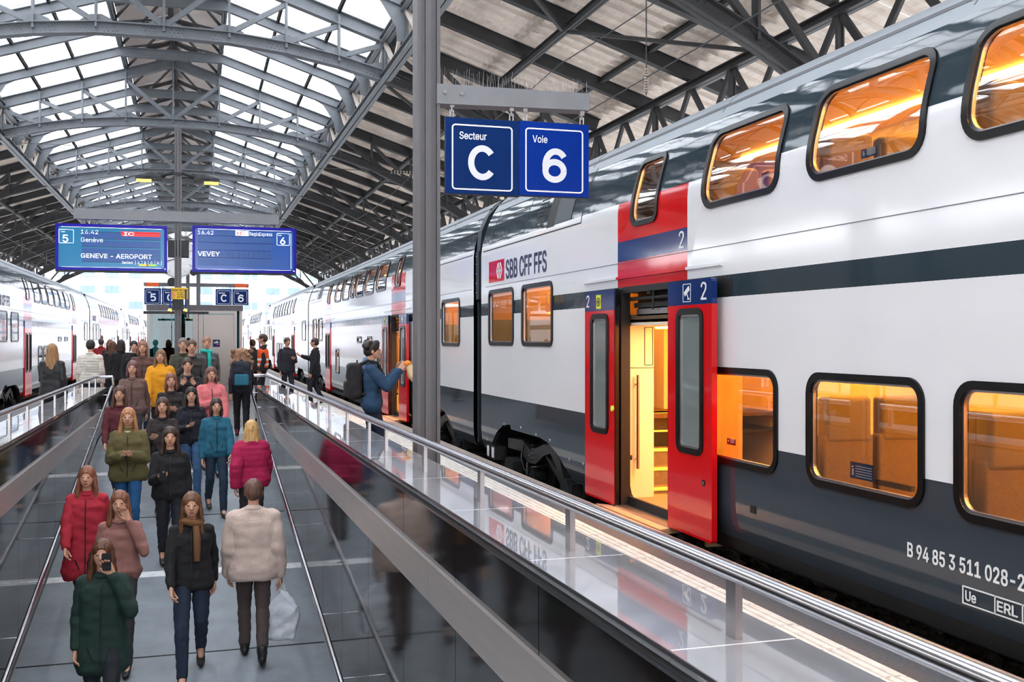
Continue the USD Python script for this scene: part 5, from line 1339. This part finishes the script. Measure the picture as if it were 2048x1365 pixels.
    if hood: obj('hood', smooth_mesh(hull((S(np.array([-.07, .10, 1.43])) * k, .05 * k), (S(np.array([.07, .10, 1.43])) * k, .05 * k), (S(np.array([0, .12, 1.36])) * k, .055 * k), (S(np.array([0, .07, 1.5])) * k, .05 * k)), .03, 4), cloth(hood), jk, True)
    if scarf: obj('scarf', MB().tube([(S(np.array([.085 * math.cos(a), .01 + .08 * math.sin(a), 1.475 + .012 * math.sin(2 * a)])) * k) for a in np.linspace(0, 2 * math.pi, 17)], .036 * k, 8, False).tube([S(np.array([.04, -.11, 1.45])) * k, S(np.array([.05, -.135, 1.3])) * k, S(np.array([.05, -.125, 1.12])) * k], [.03 * k, .035 * k, .03 * k], 8), cloth(scarf), t, True)
    if stripes:
        for zz in np.arange(hem + .08, 1.42, .055):
            m = jm.trim_by_plane((0, 0, 1), zz * k).trim_by_plane((0, 0, -1), -(zz + .012) * k)
            mm = m.to_mesh()
            obj('stripe', (np.asarray(mm.vert_properties[:, :3]) * (1.03, 1.06, 1), mm.tri_verts, None), cloth(stripes), jk)
    # trousers or skirt, shoes
    tr = [hull((X(pe, -.085), .097 * k), (X(pe, .085), .097 * k), (X(wa, -.085, 0, -.05), .088 * k), (X(wa, .085, 0, -.05), .088 * k))]
    for s, hip, kn, an, f in legs: tr += [hull((hip, .094 * k), (kn, .068 * k)), hull((kn, .068 * k), (an + K(0, 0, .02), .052 * k))]
    tm = smooth_mesh(add(tr), ln, 8); p = np.array(tm.vertices)
    tm.vertices = p + np.array(tm.vertex_normals) * ((meshkit.noise(p * (14, 14, 26), 5) - .5) * .016 * k)[:, None]
    obj('trousers', tm, cloth(trousers), t, True)
    if skirt: obj('skirt', smooth_mesh(hull((X(pe, -.09), .1 * k), (X(pe, .09), .1 * k), (K(-.12, -.02, .62), .1 * k), (K(.12, .02, .62), .1 * k)), .04, 4), cloth(skirt), t, True)
    for s, hip, kn, an, f in legs:
        a = an - K(0, 0, .085 - .035)
        tilt = .05 if f < 0 and stride > .1 else 0
        sm_ = add([hull((a + K(0, .035, .01), K(.036, .04, .04)), (a + K(0, -.08, -.004 - tilt * .6), K(.042, .05, .03)), (a + K(0, -.155, -.012 - tilt), K(.036, .04, .02))), hull((a + K(0, .02, .02), .044 * k), (a + K(0, .01, .1), .046 * k))]).trim_by_plane((0, 0, 1), (a[2] - .033 * k - tilt * k))
        obj('shoe', smooth_mesh(sm_, .03, 3), cloth(shoes, .5), t, True)
    # hair
    top = hull((hc + K(0, .020, .036), K(.089, .106, .097)), (hc + K(0, .045, .0), K(.084, .088, .085)))
    cut = hull((hc + K(0, -.15, -.02), K(.066, .12, .085)), (hc + K(0, -.16, -.14), K(.075, .12, .06)), (hc + K(0, -.16, .05), K(.055, .09, .02)))
    q = random.Random(3)
    tuft = [hull((hc + K(q.uniform(-.07, .07), q.uniform(-.05, .11), q.uniform(.03, .11)), .042 * k), lo=True) for _ in range(22)] if messy else []
    if style == 'short': hm = (add([top] + tuft) - cut).trim_by_plane((0, .45, 1), (hc[2] + .45 * hc[1] - .045 * k) / math.hypot(.45, 1))
    elif style in ('long', 'very_long'):
        dn = .36 if style == 'very_long' else .22
        hm = add([top, hull((hc + K(0, .05, 0), K(.088, .075, .08)), (hc + K(-.03, .075, -dn), K(.085, .05, .06)), (hc + K(.03, .075, -dn), K(.085, .05, .06)))] +
                 [hull((hc + K(s * .078, .02, .0), K(.018, .05, .05)), (hc + K(s * .098, -.01, -dn * .9), K(.028, .035, .05))) for s in (-1, 1)]) - cut
    elif style == 'curly':
        q = random.Random(5); hm = add([top - cut, hull((hc + K(0, .06, .02), K(.15, .12, .12)), (hc + K(0, .09, -.2), K(.19, .11, .1)))] + [hull((hc + K(q.uniform(-.19, .19), .08 + q.uniform(-.06, .06), q.uniform(-.28, .1)), .045 * k), lo=True) for _ in range(26)]) - cut
    elif style == 'bun': hm = add([top, hull((hc + K(0, .10, .085), .05 * k))]) - cut
    elif style == 'bald': hm = (top - cut).trim_by_plane((0, 1, 0), hc[1] + .02 * k).trim_by_plane((0, 0, -1), -(hc[2] + .05 * k)).trim_by_plane((0, 0, 1), hc[2] - .05 * k)
    else: hm = add([top, hull((hc + K(0, .05, 0), K(.088, .075, .08)), (hc + K(0, .06, -.13), K(.092, .06, .05)))] + [hull((hc + K(s * .078, .02, .0), K(.018, .05, .05)), (hc + K(s * .082, .005, -.12), K(.022, .04, .04))) for s in (-1, 1)]) - cut
    hmesh = smooth_mesh(hm, .02 if fine else .04, 3); p = np.array(hmesh.vertices)
    hmesh.vertices = p + np.array(hmesh.vertex_normals) * ((meshkit.noise(p * (60, 60, 14) / k, 9) - .5) * (.05 if style == 'curly' else .016) * k)[:, None]
    obj('hair', hmesh, hair_mat(hair), t, True)
    ca, sa = math.cos(math.radians(heading)), math.sin(math.radians(heading))
    W = lambda p: np.array([x + ca * p[0] - sa * p[1], y + sa * p[0] + ca * p[1], z0 + p[2]])
    return dict(t=t, W=W, wr=wr, el=el, hc=hc, k=k, heading=heading, S=S, sh=sh)
def backpack(P, label, col, pocket, straps=(30, 30, 32), h=.46, w=.32):
    k = P['k']; o = P['W'](np.array([0, .19, 1.0]) * k)
    t = thing('backpack', label, 'backpack', o, P['heading'])
    R_ = lambda x0, x1, y0, y1, z0, z1, r: smooth_mesh(hull(*[((a, b_, c), r) for a in (x0 + r, x1 - r) for b_ in (y0 + r, y1 - r) for c in (z0 + r, z1 - r)]), .03, 3)
    sh_ = lambda m: trimesh.Trimesh(np.array(m.vertices) - (0, 0, .03), m.faces)
    m = R_(-w / 2, w / 2, -.06, .13, 0, h, .06); p = np.array(m.vertices); m.vertices = p + np.array(m.vertex_normals) * ((meshkit.noise(p * 14, 2) - .5) * .03)[:, None]
    obj('main_bag', m, cloth(col), t, True)
    obj('front_pocket', R_(-w * .38, w * .38, .08, .17, .03, h * .5, .03), cloth(pocket), t, True)
    obj('top_handle', MB().tube([(-.04, 0, h - .02), (0, .0, h + .03), (.04, 0, h - .02)], .01, 6), cloth(straps), t)
    for s in (-1, 1):
        obj('shoulder_strap', MB().tube([np.array([s * .10, -.03, h - .03]), np.array([s * .115, -.13, h + .03]), np.array([s * .125, -.26, h - .0]), np.array([s * .135, -.325, h - .14]), np.array([s * .165, -.26, .1]), np.array([s * .15, -.06, .06])], .02, 8), cloth(straps), t, True)
    return t
def held(P, side, name, label, cat, kind='phone', col=(30, 30, 34)):
    w, e = P['wr'][side], P['el'][side]; d = unit(w - e); c = P['W'](w + d * .10 * P['k'] + np.array([0, -.02, .015]))
    t = thing(name, label, cat, c, P['heading'])
    if kind == 'phone':
        obj('case', MB().poly(rrect(-.036, -.07, .036, .07, .008, 3), 'y', -.004, .004), cloth(col, .3), t)
        obj('screen', MB().box((-.032, .004, -.062), (.032, .005, .062)), 'screen_blue', t)
    elif kind == 'bag':
        m = smooth_mesh(hull(((-.10, 0, -.52), .04), ((.10, 0, -.52), .04), ((-.13, 0, -.25), .05), ((.13, 0, -.25), .05), ((0, 0, -.1), .03)), .04, 2); p = np.array(m.vertices)
        m.vertices = p + np.array(m.vertex_normals) * ((meshkit.noise(p * 18, 4) - .5) * .04)[:, None]
        obj('sack', m, cloth(col, .4), t, True)
        obj('handle', MB().tube([(-.04, 0, -.1), (-.02, 0, .0), (.02, 0, .0), (.04, 0, -.1)], .008, 6), cloth(col, .4), t)
    return t
BLK, NAVY, JEAN, DJ = (28, 28, 32), (30, 36, 52), (42, 84, 124), (34, 44, 58)
BR, DB, BLD, GY = (74, 48, 34), (40, 28, 22), (150, 108, 66), (120, 112, 104)
# the eating person beside the ramp, looking towards the train
P = person('person in a dark blue jacket eating a snack beside the right rail', 2.16, 13.25, 84, 1.69, (34, 66, 96), (26, 36, 58), BLK, (34, 24, 22), 'short', stride=.14, messy=True, arms=('eat', 'eat'), bulk=.03, hood=(100, 124, 156), z=0, lead=-1, coat=.02)
backpack(P, 'black backpack with a brown base on the eating person', (32, 31, 33), (38, 36, 38))
sn = P['W'](P['wr'][-1] + np.array([.02, -.10, .05]))
t = thing('snack', 'orange snack in a pale paper wrapper held up to the mouth', 'snack', sn)
obj('bread', trimesh.creation.icosphere(3, 1).apply_scale((.05, .045, .04)).apply_translation((0, 0, .03)), cloth((226, 140, 50)), t, True)
obj('wrapper', smooth_mesh(hull(((.02, 0, 0), .04), ((.06, .0, -.12), .06), ((.09, 0, -.18), .04)), .03, 2), cloth((228, 206, 160), .6), t, True)
# the worker
P = person('worker in an orange high-visibility vest standing by the far right rail end', 1.66, 27.2, -98, 1.84, (38, 34, 38), (24, 24, 28), BLK, (70, 56, 46), 'short', stride=.06, arms=('pocket', 'down'), z=0, bulk=.01, lead=-1)
k = P['k']
vm = hull((np.array([-.135, 0, 1.32]) * k, .125 * k), (np.array([.135, 0, 1.32]) * k, .125 * k), (np.array([-.11, 0, .98]) * k, .122 * k), (np.array([.11, 0, .98]) * k, .122 * k)).trim_by_plane((0, 0, 1), .88 * k).trim_by_plane((0, 0, -1), -1.40 * k)
vest = obj('vest', smooth_mesh(vm, .04, 3), cloth((255, 92, 20), .6), P['t'], True)
for zz in (1.0, 1.12):
    m = vm.trim_by_plane((0, 0, 1), zz * k).trim_by_plane((0, 0, -1), -(zz + .05) * k); mm = m.to_mesh()
    obj('reflective_band', (np.asarray(mm.vert_properties[:, :3]) * (1.02, 1.03, 1), mm.tri_verts, None), 'sign_white', vest)
# left platform
P = person('person with very long blonde hair and black coat behind the left rail', -2.30, 19.0, 168, 1.64, BLK, (30, 30, 34), BLK, (158, 118, 78), 'very_long', stride=.05, arms=('down', 'read'), fem=True, z=0, bulk=.02, coat=.1)
held(P, 1, 'phone', 'phone held by the blonde person behind the left rail', 'phone')
P = person('dark-haired person in a white striped knit seen from behind at the left', -2.02, 22.6, 176, 1.70, (222, 216, 206), (34, 44, 62), BLK, (30, 24, 22), 'short', stride=.15, arms=('down', 'down'), z=0, stripes=(196, 188, 176), bulk=.02)
for (x, y, h, hd, c, hc_, st, lb) in ((-1.62, 25.4, 1.70, 185, (22, 22, 25), DB, 'bob', 'person in a black coat standing left of the lift front'), (-1.98, 28.0, 1.66, 170, (40, 36, 38), (96, 62, 40), 'long', 'brown-haired person in a dark coat behind the black-coated one'), (-1.25, 23.6, 1.68, 10, (26, 27, 30), (18, 18, 20), 'short', 'person in black under the left departure board'),
        (-2.3, 31.5, 1.7, 0, (64, 46, 44), (120, 78, 52), 'bob', 'far person with reddish hair left of the lift'), (-2.9, 36, 1.72, 180, (150, 34, 40), (60, 44, 36), 'short', 'far person in a red jacket by the left train'), (-1.75, 38.5, 1.7, 5, (58, 50, 46), (104, 70, 48), 'short', 'farthest person in brown behind the lift corner'),
        (1.62, 31.5, 1.7, 200, (46, 42, 44), (70, 50, 40), 'short', 'far person with a phone at the lift right side'), (2.45, 29.5, 1.75, 20, (40, 42, 52), (70, 60, 56), 'short', 'person in a dark coat behind the worker'), (3.0, 27.5, 1.74, 250, (30, 32, 40), (60, 46, 40), 'short', 'person in a dark navy coat reaching towards the train')):
    P = person(lb, x, y, hd, h, c, (36, 38, 46), BLK, hc_, st, stride=.12, arms=('reach', 'down') if 'reaching' in lb else ('down', 'hold'), z=0, fine=False, coat=.1, bulk=.02, fem=st in ('long', 'bob'))
# crowd on the ramp, top to bottom
crowd = [
 dict(label='grey-jacketed person with a turquoise scarf at the head of the ramp', x=.22, y=21.6, heading=3, H=1.76, jacket=(88, 90, 92), trousers=DJ, shoes=BLK, hair=(150, 112, 88), style='short', scarf=(40, 190, 176)),
 dict(label='person in a dark grey-brown jacket, hand at the chest, top of the ramp', x=-.06, y=19.2, heading=4, H=1.75, jacket=(58, 56, 54), trousers=DJ, shoes=BLK, hair=(90, 66, 52), style='short', arms=('strap', 'fwd')),
 dict(label='person in a loose mustard yellow coat on the upper ramp', x=-.56, y=18.7, heading=-6, H=1.66, zip_=None, jacket=(232, 156, 22), trousers=(60, 52, 48), shoes=BLK, hair=(128, 96, 62), style='long', fem=True, bulk=.05, coat=.12, flare=.04),
 dict(label='person in a taupe jacket with purple-brown hair near the left rail end', x=-.95, y=17.6, heading=-4, H=1.66, jacket=(112, 86, 78), trousers=(54, 50, 56), shoes=BLK, hair=(112, 74, 72), style='bob', fem=True, bulk=.02),
 dict(label='person in a salmon pink jacket on the upper ramp', x=.24, y=17.0, heading=8, H=1.66, jacket=(222, 120, 122), trousers=(46, 124, 160), shoes=BLK, hair=(110, 74, 62), style='bob', fem=True, bulk=.04, coat=.06, arms=('hold', 'fwd')),
 dict(label='curly-haired person with backpack walking up the ramp, back to us', x=.80, y=19.3, heading=178, H=1.58, jacket=(38, 38, 46), trousers=(26, 24, 30), shoes=(110, 24, 44), hair=(150, 110, 82), style='curly', fem=True, stride=.14),
 dict(label='dark-haired person in a navy jacket mid ramp, face to us', x=-.05, y=15.6, heading=0, H=1.62, jacket=(30, 31, 42), trousers=(72, 108, 150), shoes=BLK, hair=(34, 26, 26), style='long', fem=True, arms=('hold', 'down')),
 dict(label='person with brown hair and a dark fleece behind the black-clad one', x=-.42, y=14.9, heading=-3, H=1.62, jacket=(52, 44, 44), trousers=(92, 128, 172), shoes=BLK, hair=(78, 52, 40), style='bob', fem=True, arms=('read', 'read')),
 dict(label='person in an olive parka with a pale hood and blue jeans', x=-.80, y=13.9, heading=-2, H=1.70, jacket=(96, 88, 52), trousers=(30, 84, 134), shoes=(22, 24, 26), hair=(176, 124, 84), style='long', fem=True, bulk=.045, coat=.04, hood=(206, 182, 150), arms=('hold', 'hold'), stride=.2),
 dict(label='person all in black with a phone at the middle of the ramp', x=-.28, y=12.9, heading=2, H=1.68, jacket=(24, 24, 28), trousers=(28, 30, 38), shoes=BLK, hair=(56, 38, 30), style='long', fem=True, arms=('read', 'down'), bulk=.015),
 dict(label='person in a magenta quilted jacket walking up by the right handrail', x=.68, y=13.5, heading=178, H=1.60, jacket=(168, 18, 72), trousers=(50, 46, 52), shoes=BLK, hair=(206, 164, 104), style='long', fem=True, bulk=.055, quilt=True, stride=.12),
 dict(label='person in a long raspberry red coat by the left handrail', x=-1.06, y=11.5, heading=-4, H=1.62, jacket=(172, 36, 54), trousers=(60, 36, 44), shoes=BLK, hair=(132, 82, 60), style='long', fem=True, coat=.35, flare=.04, bulk=.02),
 dict(label='person in a pale beige jacket with a white bag, back to us', x=.54, y=10.35, heading=176, H=1.74, jacket=(202, 180, 168), trousers=(74, 62, 60), shoes=BLK, hair=(96, 66, 52), style='short', bulk=.055, stride=.16, arms=('bag', 'down'), coat=.06),
 dict(label='front walker in a black jacket and brown scarf with very long brown hair', x=-.03, y=10.15, heading=0, H=1.70, jacket=(24, 24, 27), trousers=(34, 46, 66), shoes=(24, 24, 28), hair=(104, 70, 44), style='very_long', fem=True, coat=.05, stride=.24, scarf=(120, 82, 50), lead=-1),
 dict(label='person in a dark green coat holding a phone to the ear', x=-.72, y=9.1, heading=-3, H=1.65, jacket=(24, 50, 44), trousers=(30, 34, 40), shoes=BLK, hair=(92, 56, 38), style='long', fem=True, coat=.25, bulk=.02, arms=('down', 'phone_ear')),

 dict(label='person in a charcoal coat with auburn hair in the middle of the crowd', x=-.35, y=16.6, heading=5, H=1.64, jacket=(44, 40, 42), trousers=JEAN, shoes=BLK, hair=(126, 76, 54), style='bob', fem=True, arms=('hold', 'hold')),
 dict(label='person in a brown wool jacket between the mustard coat and left rail', x=-.92, y=20.3, heading=-3, H=1.68, jacket=(98, 68, 58), trousers=DJ, shoes=BLK, hair=(140, 92, 70), style='bob', fem=True, bulk=.02),
 dict(label='grey-haired person in a dark olive coat at the head of the ramp', x=-.22, y=20.6, heading=0, H=1.74, jacket=(74, 72, 56), trousers=DJ, shoes=BLK, hair=(120, 110, 102), style='short'),
 dict(label='person in a black hooded jacket left of the pink jacket', x=-.12, y=17.6, heading=6, H=1.70, jacket=(34, 33, 38), trousers=(40, 44, 56), shoes=BLK, hair=(60, 44, 36), style='short', hood=(60, 58, 62), arms=('strap', 'strap')),
 dict(label='person in a maroon jumper behind the olive parka', x=-1.02, y=15.7, heading=-2, H=1.63, zip_=None, jacket=(96, 40, 48), trousers=(58, 76, 104), shoes=BLK, hair=(86, 58, 44), style='long', fem=True),
 dict(label='person in a teal coat and jeans right of the navy jacket', x=.28, y=15.0, heading=6, H=1.58, jacket=(30, 96, 120), trousers=(36, 52, 72), shoes=BLK, hair=(58, 40, 34), style='bob', fem=True, bulk=.02, arms=('down', 'fwd')),
 dict(label='person in a dusty rose cardigan behind the green coat', x=-.68, y=10.5, heading=-2, H=1.64, zip_=None, jacket=(150, 104, 96), trousers=(60, 56, 60), shoes=BLK, hair=(128, 82, 58), style='long', fem=True, arms=('down', 'phone_ear')),
]
for c in crowd:
    P = person(**{**dict(arms=('fwd', 'back')), **c})
    if c['style'] == 'curly': backpack(P, 'teal and dark backpack on the curly-haired walker', (34, 40, 52), (40, 110, 132))
    if 'white bag' in c['label']: held(P, -1, 'carrier_bag', 'white plastic carrier bag beside the beige jacket', 'bag', 'bag', (214, 220, 228))
    if 'phone to the ear' in c['label']: held(P, 1, 'phone', 'phone at the ear of the green-coated person', 'phone')
    if 'all in black' in c['label']: held(P, -1, 'phone', 'phone held in front by the person all in black', 'phone')
